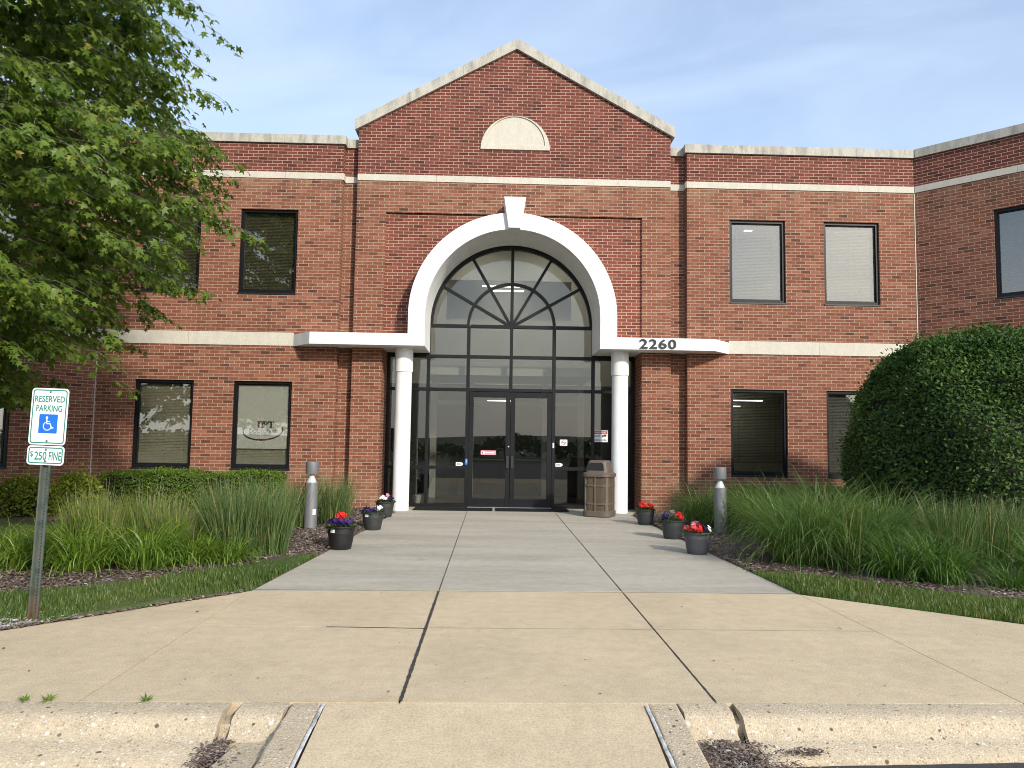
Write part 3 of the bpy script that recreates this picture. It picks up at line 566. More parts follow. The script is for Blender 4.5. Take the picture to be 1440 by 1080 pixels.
runs('lower_stone_band', 'stone', (T0, -8.06, -4.10, ZM0, ZM1, -.014, .1), (T0, 4.86, 8.86, ZM0, ZM1, -.014, .1, 1.9), (TR, .02, 9, ZM0, ZM1, -.014, .1), (TL, -9, -.02, ZM0, ZM1, -.014, .1))
runs('parapet_coping', 'coping', (T0, -8.09, -3.16, ZC0, ZC1, -.05, .4), (T0, 3.95, 8.89, ZC0, ZC1, -.05, .4), (TR, .045, 9, ZC0, ZC1, -.05, .4), (TL, -9, -.045, ZC0, ZC1, -.05, .4), (TS, -3.165, -2.91, ZC0-.002, ZC1-.002, -.05, .3), (TS, 3.66, 3.955, ZC0-.002, ZC1-.002, -.05, .3))
gc = MB(); th = .205; L2 = GX1-GC+.075
for s_ in (-1, 1):
    n = 3
    for i in range(n):
        t0 = L2*i/n+(.0 if i == 0 else .003); t1 = L2*(i+1)/n
        zt = lambda t: gap_+.215-GS*t
        p = [(GC+s_*t0, zt(t0)-.225), (GC+s_*t1, zt(t1)-.225), (GC+s_*t1, zt(t1)), (GC+s_*t0, zt(t0))]
        gc.prism_xz(p if s_ > 0 else p[::-1], WP-.07, WP+.45)
bpart(gc, 'gable_coping', 'coping')
for T_, u in ((TR, .0), (TL, -.0)):
    x = cR[0] if T_ is TR else cL[0]; bpart(MB().box(x-.008, x+.008, WP-.012, WP+.02, -.05, ZM0), 'corner_sealant', 'stone'); bpart(MB().box(x-.008, x+.008, WP-.012, WP+.02, ZM1, ZB0), 'corner_sealant', 'stone')
# lunette
ln = MB(); lc, lz, lr = .370, 7.522, .728; K = 28
arc = lambda r, z=lz: [(lc+r*cos(pi*i/K), z+r*sin(pi*i/K)) for i in range(K+1)]
o_, i_ = arc(lr), arc(lr-.105, lz+.095)
v = [(x, WP-.03, z) for x, z in o_]+[(x, WP-.03, z) for x, z in i_]+[(x, WP+.05, z) for x, z in o_]+[(x, WP-.004, z) for x, z in i_]; k = K+1
ln.add(v, [(i, i+1, k+i+1, k+i) for i in range(K)]+[(K, 0, k, k+K)]+[(i+1, i, 2*k+i, 2*k+i+1) for i in range(K)]+[(0, K, 2*k+K, 2*k)]+[(k+i, k+i+1, 3*k+i+1, 3*k+i) for i in range(K)]+[(2*k-1, k, 3*k, 4*k-1)])
lun = bpart(ln, 'lunette', 'stone'); lp = MB(); lp.add([(x, WP-.006, z) for x, z in i_], [tuple(range(K+1))]); bpart(lp, 'lunette_panel', 'stone', lun)
# arch ring, keystone, canopies, columns
FY, BY, CB, CT = 14.65, 15.90, 3.287, 3.525
N = 64; outp = [(AC+RO, CB)]+[(AC+RO*cos(pi*i/N), AZ+RO*sin(pi*i/N)) for i in range(N+1)]+[(AC-RO, CB)]; inp = [(AC+RI, CB)]+[(AC+RI*cos(pi*i/N), AZ+RI*sin(pi*i/N)) for i in range(N+1)]+[(AC-RI, CB)]
ar = MB(); k = len(outp); v = [(x, y, z) for y in (FY, BY) for P in (outp, inp) for x, z in P]
ar.add(v, [(i, i+1, k+i+1, k+i) for i in range(k-1)]+[(2*k+i+1, 2*k+i, 3*k+i, 3*k+i+1) for i in range(k-1)]); ar.add(v, [(i+1, i, 2*k+i, 2*k+i+1) for i in range(k-1)]+[(k+i, k+i+1, 3*k+i+1, 3*k+i) for i in range(k-1)], 0, False); ar.add(v, [(0, k, 3*k, 2*k), (2*k-1, k-1, 3*k-1, 4*k-1)])
bpart(ar, 'entrance_arch', 'white')
ks = MB(); ky0, ky1 = 14.55, 15.2; kz0, kz1 = 5.685, 6.32
ks.prism_xz([(.245, kz0), (.487, kz0), (.590, kz1), (.148, kz1)], ky0, ky1); bpart(ks, 'keystone', 'white', bevel=.006)
for s_ in (-1, 1):
    mir = lambda x: AC+s_*(x-AC)
    # plan of the right-hand canopy
    P = [(AC+RO-.001, FY), (4.42+(-.03 if s_ < 0 else 0), FY), (4.885+(-.02 if s_ < 0 else 0), WP+.02), (4.885, 15.38), (RX1, 15.38), (RX1, BY), (AC+RO-.001, BY)]
    P = [(mir(x), y) for x, y in P]; P = P if s_ > 0 else P[::-1]
    c = MB(); c.prism_xy(P, CB, CT); bpart(c, 'canopy', 'white')
for x in (-1.845, 2.605):
    c = MB(); c.lathe([(.170, -.05), (.170, .02), (.166, .03), (.166, 2.80), (.1665, 2.80)], (x, 15.18, 0), 40, closed_ends=False); c.lathe([(.166, 2.795), (.182, 2.80), (.182, CB)], (x, 15.18, 0), 40, closed_ends=False); bpart(c, 'column', 'white')
# house number
hn = merge(*[text_mesh(ch, .165, .195, 2.985+.192*i, 3.402, .022, .012) for i, ch in enumerate('2260')]); shift(hn, FY-.016); bpart(hn, 'house_number', 'black')
# windows
def window(T, u0, u1, z0, z1, tilt, blind='blind', drop=0, wob=0):
    fm = MB(); w = .055; d0, d1 = .045, .13
    for a, b, c, d in ((u0, u0+w, z0, z1), (u1-w, u1, z0, z1), (u0+w, u1-w, z1-w, z1), (u0+w, u1-w, z0, z0+w*1.1)):
        v = [T(x, dd, z) for z in (c, d) for x, dd in ((a, d0), (b, d0), (b, d1), (a, d1))]; fm.add(v, [(0, 3, 2, 1), (4, 5, 6, 7), (0, 1, 5, 4), (1, 2, 6, 5), (2, 3, 7, 6), (3, 0, 4, 7)])
    w2 = w+.022
    for a, b, c, d in ((u0+w, u0+w2, z0+w, z1-w), (u1-w2, u1-w, z0+w, z1-w), (u0+w2, u1-w2, z1-w2, z1-w), (u0+w2, u1-w2, z0+w*1.1, z0+w2*1.15)):
        v = [T(x, dd, z) for z in (c, d) for x, dd in ((a, d0+.035), (b, d0+.035), (b, d1), (a, d1))]; fm.add(v, [(0, 3, 2, 1), (4, 5, 6, 7), (0, 1, 5, 4), (1, 2, 6, 5), (2, 3, 7, 6), (3, 0, 4, 7)])
    f = bpart(fm, 'window', 'frame')
    s = MB(); v = [T(x, dd, z) for z in (z0-.028, z0+.002) for x, dd in ((u0-.005, -.018), (u1+.005, -.018), (u1+.005, .044), (u0-.005, .044))]; s.add(v, [(0, 3, 2, 1), (4, 5, 6, 7), (0, 1, 5, 4), (1, 2, 6, 5), (2, 3, 7, 6), (3, 0, 4, 7)]); bpart(s, 'sill', 'sill', f)
    p = MB(); e = .06; v = [T(x, dd, z) for z in (z0+e, z1-e) for x, dd in ((u0+e, .098), (u1-e, .098), (u1-e, .106), (u0+e, .106))]; p.add(v, [(0, 3, 2, 1), (4, 5, 6, 7), (0, 1, 5, 4), (1, 2, 6, 5), (2, 3, 7, 6), (3, 0, 4, 7)]); bpart(p, 'pane', 'glass', f)
    bl = MB(); n = int((z1-z0-.1-drop)/.031); hw = .0152
    for i in range(n):
        zc = z1-.07-.031*(i+.5); dd = .165; t = tilt+random.gauss(0, .06); cd, sd = hw*cos(t), hw*sin(t)
        bl.add([T(u0+.065, dd-cd, zc-sd), T(u1-.065, dd-cd, zc-sd), T(u1-.065, dd+cd, zc+sd), T(u0+.065, dd+cd, zc+sd)], [(0, 1, 2, 3)])
    zb = z1-.07-.031*n
    for x in (u0+.2, (u0+u1)/2, u1-.2): bl.add([T(x-.003, .15, zb), T(x+.003, .15, zb), T(x+.003, .15, z1-.07), T(x-.003, .15, z1-.07)], [(0, 1, 2, 3)])
    v = [T(x, dd, z) for z in (zb-.02, zb) for x, dd in ((u0+.065, .152), (u1-.065, .152), (u1-.065, .178), (u0+.065, .178))]; bl.add(v, [(0, 3, 2, 1), (4, 5, 6, 7), (0, 1, 5, 4), (1, 2, 6, 5), (2, 3, 7, 6), (3, 0, 4, 7)])
    bpart(bl, 'blind', blind, f); return f
for i, o in enumerate(Lw): window(T0, *o, 1.15, 'blind' if i % 2 == 0 else 'blind_dark')
for i, o in enumerate(Rw): window(T0, *o, {0: -.25, 1: .55, 2: 1.15, 3: 1.1}[i], 'blind_dark' if i == 0 else 'blind_grey', drop=.22 if i == 0 else 0)
for o in RAw[:4]: window(TR, *o, 1.1, 'blind_grey')
for o in LAw[:4]: window(TL, *[o[0], o[1], o[2], o[3]], 1.1)
# storefront: frame, panes, doors
GY = 15.95; fr = MB(); hw = .034
def vbar(x, z0, z1, h=hw): fr.box(x-h, x+h, GY-.05, GY+.07, z0, z1)
def hbar(x0, x1, z, h=hw): fr.box(x0, x1, GY-.047, GY+.067, z-h, z+h)
VX = (-2.26, -1.41, -.555, .372, 1.30, 2.15, 3.01)
for x in (VX[0], VX[-1]): vbar(x, 0, 3.29)
for x in (VX[1], VX[5]): vbar(x, 0, 3.93)
for x in (VX[2], VX[4]): vbar(x, 0, 3.89, .036)
vbar(VX[3], 2.47, 5.64)
for a, b in zip(VX, VX[1:]):
    for z in (2.51, 3.225): hbar(a+hw, b-hw, z)
    if not (a in (VX[2], VX[3])):
        for z in (.035, .84): hbar(a+hw, b-hw, z)
hbar(VX[0]+hw, VX[1]-hw, 3.27, .02); hbar(VX[5]+hw, VX[6]-hw, 3.27, .02)
for a, b in zip(VX[1:5], VX[2:6]): hbar(a+hw, b-hw, 3.89)
def arcbar(r0, r1, a0, a1, n, dy=0):
    v = []; 
    for i in range(n+1):
        a = a0+(a1-a0)*i/n
        v += [(AC+r*cos(a), y, 3.89+r*sin(a)) for r, y in ((r0, GY-.048+dy), (r1, GY-.048+dy), (r1, GY+.068), (r0, GY+.068))]
    fr.add(v, [((i+1)*4+j, i*4+j, i*4+(j+1) % 4, (i+1)*4+(j+1) % 4) for i in range(n) for j in range(4)])
arcbar(1.70, 1.79, 0, pi, 60); arcbar(.905, .963, 0, pi, 40, -.004)
for a in (30, 60, 120, 150):
    a = radians(a); u = Vector((cos(a), 0, sin(a))); n_ = Vector((-sin(a), 0, cos(a)))
    c = Vector((AC, GY+.009, 3.89)); fr.obox(c+u*.90, u*.84, Vector((0, .0565, 0)), n_*.03)
EF = bpart(fr, 'entrance_frame', 'frame', bevel=.004)
gp = MB()
for i, (a, b) in enumerate(zip(VX, VX[1:])):
    for c, d in (((.05, .82), (.86, 2.49), (2.53, 3.20)) if i not in (2, 3) else ((2.53, 3.20),)): gp.box(a+.02, b-.02, GY+.004, GY+.014, c, d)
for a, b in zip(VX[1:5], VX[2:6]): gp.box(a+.02, b-.02, GY+.004, GY+.014, 3.24, 3.88)
gp.prism_xz([(AC+1.72*cos(pi*i/48), 3.90+1.72*sin(pi*i/48)) for i in range(49)], GY+.004, GY+.014)
bpart(gp, 'pane', 'glass_entry', EF)
for s_, x0, x1 in ((-1, -.515, .368), (1, .376, 1.26)):
    d = MB(); y0, y1 = GY-.045, GY+.015; z0, z1 = .025, 2.46; st = .095
    d.box(x0, x0+st, y0, y1, z0, z1); d.box(x1-st, x1, y0, y1, z0, z1); d.box(x0+st, x1-st, y0, y1, z1-.11, z1); d.box(x0+st, x1-st, y0, y1, z0, z0+.165); d.box(x0+st, x1-st, y0+.012, y1-.012, 1.005, 1.03)
    D = bpart(d, 'door', 'frame', bevel=.004)
    p = MB(); p.box(x0+st-.01, x1-st+.01, GY-.018, GY-.010, z0+.155, 1.006); p.box(x0+st-.01, x1-st+.01, GY-.018, GY-.010, 1.029, z1-.10); bpart(p, 'door_glass', 'glass_entry', D)
    hx = x1-.045 if s_ < 0 else x0+.045; h = MB(); h.box(hx-.03, hx+.03, y0-.055, y0-.035, .84, 1.10); h.box(hx-.02, hx+.02, y0-.036, y0+.001, .87, .90); h.box(hx-.02, hx+.02, y0-.036, y0+.001, 1.04, 1.07); bpart(h, 'handle', 'chrome', D, bevel=.003)
    if s_ < 0: h = MB(); h.lathe([(.016, 0), (.016, .01), (.01, .012)], (0, 0, 0), 16); h.v = [(x1-.03+x, y0-z, 1.30+y) for x, y, z in h.v]; bpart(h, 'lock', 'metal', D)
th_ = MB(); th_.box(-.52, 1.265, GY-.16, GY+.05, -.02, .018); bpart(th_, 'threshold', 'metal', bevel=.004)
cu_ = MB(); cu_.box(-2.29, -.53, GY-.045, GY+.05, -.05, -.001); bpart(cu_, 'floor_kerb', 'frame')
# interior: floors, ceilings, partitions, lobby, vestibule
for x0, x1 in ((-9.5, -3.26), (4.06, 10.3)): bpart(MB().box(x0, x1, 15.5, 20.99, 3.30, 3.56), 'floor_slab', 'ceil_in')
it = MB(); it.box(-9.6, 10.4, 21.0, 21.2, -.1, 7.4); it.box(-3.25, -2.95, 16.05, 21, -.1, 7.4); it.box(3.72, 4.05, 16.05, 21, -.1, 7.4)
it.box(-2.95, -1.30, 19.6, 19.75, 2.9, 7.0); it.box(2.05, 3.72, 19.6, 19.75, 2.9, 7.0); it.box(-1.30, 2.05, 19.6, 19.75, 2.9, 4.64); it.box(-1.30, 2.05, 19.6, 19.75, 5.70, 7.0); bpart(it, 'interior_wall', 'wall_in')
it = MB(); it.box(-9.5, 10.3, 16.0, 21, -.06, -.005); bpart(it, 'interior_floor', 'floor_in')
it = MB(); it.box(-9.6, 10.4, 15.50, 21.2, 6.95, 7.2); 
for s_ in (-1, 1):
    T_ = TR if s_ > 0 else TL; u = 9*s_; P = [T_(.0, .2, 0)[:2], T_(u, .2, 0)[:2], (T_(u, .2, 0)[0], 22), (T_(0, .2, 0)[0], 22)]; it.prism_xy(P if s_ > 0 else P[::-1], 6.96, 7.19)
it.box(-2.9, 3.65, 15.52, 21, 6.5, 6.94); bpart(it, 'roof', 'ceil_in')
it = MB(); it.box(-14.6, -14.4, 8.8, 22, -.1, 6.95); it.box(15.2, 15.4, 8.8, 22, -.1, 6.95); it.box(-14, 16, 21.5, 21.7, -.1, 7); bpart(it, 'rear_wall', 'brick', uv=True)
bpart(MB().box(-2.95, 3.72, 19.6, 19.75, 0, 2.899), 'lobby_dark_wall', 'dark_in')  # lower lobby wall coloured dark so the low panes look shaded
vb = MB(); vb.box(-1.50, 2.24, 16.2, 18.6, 2.85, 3.05); vb.box(-1.55, -1.40, 18.4, 18.6, 0, 2.85); vb.box(2.12, 2.27, 18.4, 18.6, 0, 2.85); vb.box(-.60, -.48, 18.4, 18.6, 0, 2.85); vb.box(1.22, 1.34, 18.4, 18.6, 0, 2.85); vb.box(-1.4, 2.12, 18.42, 18.58, 2.3, 2.4); bpart(vb, 'vestibule', 'wall_in')
bpart(MB().box(-2.9, -.9, 19.2, 19.59, 0, 1.15), 'lobby_counter', 'dark_in'); bpart(MB().box(1.35, 3.6, 19.0, 19.59, 0, 2.4), 'lobby_cabinet', 'dark_in')
for q in ((-.35, .85, 19.9, 19.98, 5.60, 5.63), (-.10, .80, 20.5, 20.58, 5.60, 5.63), (-.15, .45, 19.30, 19.36, 2.44, 2.47), (-.9, -.3, 16.6, 18.9, 6.44, 6.48), (1.0, 1.6, 16.6, 18.9, 6.44, 6.48), (6.1, 7.35, 20.0, 20.08, 2.60, 2.62), (6.2, 6.9, 20.5, 20.56, 2.47, 2.49), (5.55, 5.72, 16.1, 16.16, 6.18, 6.2), (5.20, 5.37, 16.6, 16.66, 6.18, 6.2)): bpart(MB().box(*q), 'ceiling_and_fill_light', 'tube')  # the two wide panels under the roof are unseen, added to brighten the lobby

# ================================================================== SIGNS ON GLASS, MATS
def decal(name, label, x0, x1, z0, z1, mat_, y, rad=.01):
    o = thing(name, label, 'sign', ((x0+x1)/2, y, z0)); mb = MB(); mb.prism_xz(rrect(x0, x1, z0, z1, rad, 3), y, y+.003); mb.build('backing', mat_, o, o.location); return o
dy = GY-.004
o = decal('warning_sign', 'white warning sign with red header on glass beside the right white column', 2.125, 2.475, 1.428, 1.678, 'sign_white', dy-.03)
mb = MB(); mb.prism_xz([(2.135, 1.60), (2.465, 1.60), (2.465, 1.668), (2.135, 1.668)], dy-.033, dy-.0305); mb.build('red_header', 'red', o, o.location)
t = shift(text_mesh('WARNING', .27, .045, 2.30, 1.634), dy-.0345); t.build('header_lettering', 'sign_white', o, o.location)
for t in (text_mesh('Security', .17, .06, 2.235, 1.555, .01), text_mesh('Cameras In Use', .29, .05, 2.30, 1.475, .01)): shift(t, dy-.0325); t.build('sign_lettering', 'black', o, o.location)
t = MB(); t.box(2.345, 2.43, -.001, 0, 1.545, 1.575); t.box(2.40, 2.445, -.0015, 0, 1.560, 1.590); t.box(2.355, 2.365, -.001, 0, 1.528, 1.545); shift(t, dy-.0325); t.build('camera_symbol', 'black', o, o.location)
o = decal('no_smoking_sticker', 'small white no smoking sticker on the sidelight right of the doors', 1.445, 1.605, 1.338, 1.468, 'sign_white', dy)
t = MB(); K = 20; t.add([(1.525+r*cos(2*pi*i/K), dy-.002, 1.403+r*sin(2*pi*i/K)) for r in (.048, .038) for i in range(K)], [(i, (i+1) % K, K+(i+1) % K, K+i) for i in range(K)]); t.obox((1.525, dy-.0022, 1.403), (.028, 0, -.028), (0, .0005, 0), (.004, 0, .004)); t.build('prohibition_ring', 'red', o, o.location)
t = MB(); t.box(1.495, 1.545, dy-.0018, dy-.0005, 1.398, 1.408); t.box(1.548, 1.556, dy-.0018, dy-.0005, 1.398, 1.408); t.build('cigarette', 'black', o, o.location)
yd = GY-.022
o = decal('door_sticker', 'pink bordered rectangular sticker on the left glass door', -.253, .075, 1.118, 1.214, 'fl_pink', yd, .015)
t = MB(); t.prism_xz(rrect(-.236, .058, 1.132, 1.200, .01, 3), yd-.002, yd-.0005); t.build('sticker_face', 'sign_white', o, o.location)
t = MB(); t.box(-.165, .045, yd-.003, yd-.0022, 1.183, 1.193); t.box(-.165, .045, yd-.003, yd-.0022, 1.139, 1.149); t.box(.035, .045, yd-.003, yd-.0022, 1.149, 1.183); t.box(-.225, -.205, yd-.003, yd-.0022, 1.145, 1.187); t.build('sticker_print', 'maroon', o, o.location)
for x, z, lb in ((-.705, .915, 'white arrow shaped sticker on the sidelight left of the doors'), (1.430, .926, 'white arrow shaped sticker on the sidelight right of the doors')):
    o = thing('arrow_sticker', lb, 'sticker', (x, dy, z-.04), 'arrow stickers beside the doors'); t = MB(); t.prism_xz([(x-.075, z-.038), (x+.045, z-.038), (x+.078, z-.012), (x+.078, z+.012), (x+.045, z+.038), (x-.075, z+.038)], dy, dy+.003); t.build('sticker_face', 'sign_white', o, o.location)
    t = MB(); t.box(x-.06, x+.03, dy-.002, dy, z-.012, z-.004); t.box(x-.06, x+.02, dy-.002, dy, z+.004, z+.012); t.build('sticker_print', 'slate', o, o.location)
yb_ = GY-.054
o = thing('access_sticker', 'small blue access sticker on the black frame left of the doors', 'sticker', (-.575, yb_, .91)); t = MB(); t.prism_xz(rrect(-.585, -.53, .905, 1.03, .005, 2), yb_, yb_+.003); t.build('sticker_face', 'sign_blue', o, o.location); t = MB(); t.box(-.562, -.553, yb_-.001, yb_, .94, .99); t.box(-.565, -.55, yb_-.001, yb_, .995, 1.008); t.build('sticker_symbol', 'sign_white', o, o.location)
o = tag(MB().box(1.285, 1.318, GY-.056, GY-.0505, 1.285, 1.395).build('frame_label', 'label'), 'narrow white label on the black frame right of the doors', 'label')
for (x0, x1, lb) in ((-1.60, .02, 'black ribbed rubber mat left of the gap before the doors'), (.075, 1.58, 'black ribbed rubber mat right of the gap before the doors')):
    o = thing('door_mat', lb, 'mat', ((x0+x1)/2, 15.4, 0), 'mats before the doors'); t = MB(); t.prism_xy([(x0, 15.12), (x1, 15.12), (x1, 15.74), (x0, 15.74)], .003, .014); t.build('mat_base', 'mat', o, o.location)
    t = MB(); n = int((x1-x0)/.05)
    for i in range(n): t.box(x0+.02+i*.05, x0+.045+i*.05, 15.15, 15.71, .014, .019)
    t.build('mat_ribs', 'mat', o, o.location)
# clinic logo sheet in the lower left window (behind the glass)
yl = WP+.118; o = thing('window_logo', 'white window sheet with oval clinic logo in lower window right of centre hedge', 'sign', (-4.70, yl, 1.19))
t = MB(); t.box(-5.215, -4.175, yl, yl+.004, 1.19, 2.49); t.build('sheet', 'film', o, o.location)
def serif(mb, x, z, h, w, s):   # serif slabs on a stem
    mb.box(x-s, x+w+s, -.001, 0, z, z+.012); mb.box(x-s, x+w+s, -.001, 0, z+h-.012, z+h)
lx, lz_, lh = -4.78, 1.615, .135
def glyph_P(mb, x, z, h, bowl):
    mb.box(x, x+.040, -.001, 0, z, z+h); serif(mb, x, z, h, .040, .014); K = 14; zc, rz = (z+h*.5, h*.5) if bowl else (z+h*.70, h*.30); rx = .085 if bowl else .07
    vo = [(x+.03+rx*cos(a), -.001, zc+rz*sin(a)) for a in [-pi/2+pi*i/K for i in range(K+1)]]; vi = [(x+.03+(rx-.03)*cos(a), -.001, zc+(rz-.014)*sin(a)) for a in [-pi/2+pi*i/K for i in range(K+1)]]
    mb.add(vo+vi, [(i, i+1, K+2+i, K+1+i) for i in range(K)])
a = MB(); glyph_P(a, lx-.015, lz_, lh, True); shift(a, yl-.002); a.build('letter_d', 'maroon', o, o.location)
a = MB(); glyph_P(a, lx+.085, lz_, lh, False); a.box(lx+.235, lx+.267, -.001, 0, lz_, lz_+lh); a.box(lx+.19, lx+.312, -.001, 0, lz_+lh-.026, lz_+lh); a.box(lx+.19, lx+.202, -.001, 0, lz_+lh-.045, lz_+lh); a.box(lx+.30, lx+.312, -.001, 0, lz_+lh-.045, lz_+lh); serif(a, lx+.235, lz_, .012, .032, .014); shift(a, yl-.0018); a.build('letters_pt', 'slate', o, o.location)
a = merge(text_mesh('DOCTORS', .44, .072, -4.74, 1.545, .02), text_mesh('of', .07, .075, -4.455, 1.555), text_mesh('PHYSICAL THERAPY', .46, .045, -4.74, 1.482, .02)); shift(a, yl-.002); a.build('lettering', 'slate', o, o.location)
a = MB(); K = 60; pts = []
for i in range(K+1):
    t_ = radians(148+(385-148)*i/K); w_ = .004+.017*sin(pi*i/K)**.8; rx, rz = .40, .185; ca, sa = cos(.07), sin(.07)
    for q in (-w_, w_):
        x, z = (rx+q)*cos(t_), (rz+q*.8)*sin(t_); pts.append((-4.69+x*ca-z*sa, yl-.002, 1.555+x*sa+z*ca))
a.add(pts, [(2*i, 2*i+2, 2*i+3, 2*i+1) for i in range(K)]); a.m = [0 if i < K*.42 else 1 for i in range(K)]; a.build('logo_swoosh', ['slate', 'maroon'], o, o.location)

# ================================================================== PARKING SIGN
SP = (-3.543, 5.95, 0); o = thing('parking_sign', 'leaning reserved parking sign with fine plate on rusty green post', 'sign', SP); o.rotation_euler = (0, radians(1.35), radians(-4)); o.location.z = .0
p = MB(); hw = .04; z0, z1 = -.2, 1.79                                      # U-channel section
sec = [(-hw, .0), (-hw+.012, 0), (-hw+.016, .030), (hw-.016, .030), (hw-.012, 0), (hw, 0), (hw, .004), (hw-.010, .004), (hw-.014, .034), (-hw+.014, .034), (-hw+.010, .004), (-hw, .004)]
p.prism_xy(sec, z0, z1); ps = p.build('post', 'post', o)
h = MB(); 
for i in range(46): 
    z = .06+.025*i; h.add([(x, .0292, z+dz) for x, dz in ((-.004, -.005), (.004, -.005), (.004, .005), (-.004, .005))], [(0, 1, 2, 3)])
h.build('post_holes', 'black', ps)
def plate(name, zc, w, hh):
    q = MB(); q.prism_xz(rrect(-w/2, w/2, zc-hh/2, zc+hh/2, .028), -.006, -.003); P = q.build(name, 'sign_white', o)
    a_ = rrect(-w/2+.011, w/2-.011, zc-hh/2+.011, zc+hh/2-.011, .021); b_ = rrect(-w/2+.020, w/2-.020, zc-hh/2+.020, zc+hh/2-.020, .014); ring(a_, b_, -.0068).build('border', 'sign_green', P)
    for dz in (-1, 1):
        bl = MB(); bl.lathe([(.0001, .006), (.007, .005), (.009, 0)], n=12, closed_ends=False); bl.v = [(x, -.006-z, zc+dz*(hh/2-.030)+y) for x, y, z in bl.v]; bl.build('bolt', 'steel', P)
    return P
P = plate('parking_plate', 1.578, .300, .446)
t = merge(text_mesh('RESERVED', .245, .050, 0, 1.716, .018), text_mesh('PARKING', .212, .050, 0, 1.642, .018)); shift(t, -.0072); t.build('lettering', 'sign_green', P)
t = MB(); t.prism_xz(rrect(-.075, .075, 1.446, 1.596, .004, 2), -.0075, -.0062); t.build('access_panel', 'sign_blue', P)
w = MB(); yv = -.0082; hx, hz = -.012, 1.569
w.add([(hx+.010*cos(2*pi*i/14), yv, hz+.010*sin(2*pi*i/14)) for i in range(14)], [tuple(range(14))])
def stroke(mb, pts, wd):
    for (xa, za), (xb, zb) in zip(pts, pts[1:]):
        d = Vector((xb-xa, zb-za)).normalized(); n_ = Vector((-d.y, d.x))*wd; e = d*wd*.6
        mb.add([(xa-e.x-n_.x, yv, za-e.y-n_.y), (xb+e.x-n_.x, yv, zb+e.y-n_.y), (xb+e.x+n_.x, yv, zb+e.y+n_.y), (xa-e.x+n_.x, yv, za-e.y+n_.y)], [(0, 1, 2, 3)])
stroke(w, [(-.012, 1.556), (-.010, 1.522), (.018, 1.522), (.030, 1.487), (.044, 1.491)], .0045); stroke(w, [(-.010, 1.538), (.014, 1.538)], .0035)
cx_, cz_ = -.004, 1.503; stroke(w, [(cx_+.032*cos(radians(a)), cz_+.032*sin(radians(a))) for a in range(125, 345, 15)], .004); w.build('wheelchair_symbol', 'sign_white', P)
P = plate('fine_plate', 1.272, .300, .150)
t = merge(text_mesh('250', .098, .066, -.040, 1.268, .016), text_mesh('FINE', .100, .066, .078, 1.268, .016), text_mesh('$', .026, .050, -.112, 1.278, .008)); shift(t, -.0072); t.build('lettering', 'sign_green', P)

# ================================================================== BOLLARD LIGHTS
def bollard(label, loc):
    o = thing('bollard_light', label, 'bollard light', loc, 'bollard lights along the walk'); R = .098
    c = MB(); c.lathe([(R, -.06), (R, .735), (R-.012, .742)], n=40); c.build('shaft', 'alu', o)
    c = MB(); c.lathe([(R*.80, .742), (.022, .872), (.001, .874)], n=32, closed_ends=False); c.build('reflector_cone', 'alu_bright', o)
    c = MB(); c.lathe([(R-.006, .742), (R-.006, .878)], n=40, closed_ends=False); c.build('lens', 'lens', o)
    c = MB(); c.lathe([(R, .876), (R+.001, .878), (R, 1.055), (R-.008, 1.063)], n=40); c.build('cap', 'alu', o)
    return o
b1 = bollard('silver bollard light with white sticker left of the walk', (-2.806, 11.69, 0))
s_ = MB(); v = []
for i in range(7):
    a = -1.05+.55*i/6; v += [(.0995*cos(a), .0995*sin(a), .25), (.0995*cos(a), .0995*sin(a), .335)]
s_.add(v, [(2*i, 2*i+2, 2*i+3, 2*i+1) for i in range(6)]); s_.build('sticker', 'label', b1)
bollard('plain silver bollard light in mulch right of the walk', (3.625, 11.77, 0))

# ================================================================== LITTER BIN
bx = thing('litter_bin', 'brown panelled litter bin with hooded top before the right column', 'litter bin', (2.085, 14.42, 0), rz=radians(-27))
def rsq(hw, r, z, n=5): return [(x, y, z) for x, y in rrect(-hw, hw, -hw, hw, r, n)]
def loft(mb, rings, mi=0, smooth=False, cap=True):
    n = len(rings[0]); v = [p for q in rings for p in q]; mb.add(v, [(i*n+j, i*n+(j+1) % n, (i+1)*n+(j+1) % n, (i+1)*n+j) for i in range(len(rings)-1) for j in range(n)], mi, smooth)
    if cap: mb.add(rings[0], [tuple(range(n-1, -1, -1))]); mb.add(rings[-1], [tuple(range(n))])
t = MB(); loft(t, [rsq(.262, .13, 0), rsq(.278, .14, .02), rsq(.278, .14, .105), rsq(.262, .13, .12)]); t.build('base_ring', 'bin', bx)
t = MB(); loft(t, [rsq(.245, .125, .118), rsq(.248, .127, .76)], cap=False); t.build('panel', 'bin_panel', bx)
t = MB()                                                                 # ribs and rails standing proud of the panels
for k in range(4):
    ca, sa = cos(k*pi/2), sin(k*pi/2); X = Vector((ca, sa, 0)); Y = Vector((-sa, ca, 0))
    for q in (0,): t.obox(X*.253+Y*q+Vector((0, 0, .44)), X*.012, Y*.017, (0, 0, .32))
    D = Vector((cos(k*pi/2+pi/4), sin(k*pi/2+pi/4), 0)); E_ = Vector((-D.y, D.x, 0)); t.obox(D*.302+Vector((0, 0, .44)), D*.012, E_*.028, (0, 0, .32))
for z in (.255, .60): loft(t, [rsq(.246, .126, z-.018), rsq(.262, .133, z-.016), rsq(.262, .133, z+.016), rsq(.246, .126, z+.018)], cap=False)
t.build('rib_frame', 'bin', bx)
t = MB(); loft(t, [rsq(.265, .135, .755), rsq(.285, .145, .77), rsq(.285, .145, .825), rsq(.255, .13, .845)]); t.build('collar', 'bin', bx)
t = MB(); loft(t, [rsq(.235, .10, .842), rsq(.232, .10, .86), rsq(.185, .075, 1.055), rsq(.165, .07, 1.075)]); hood = t.build('hood', 'bin', bx)
t = MB()
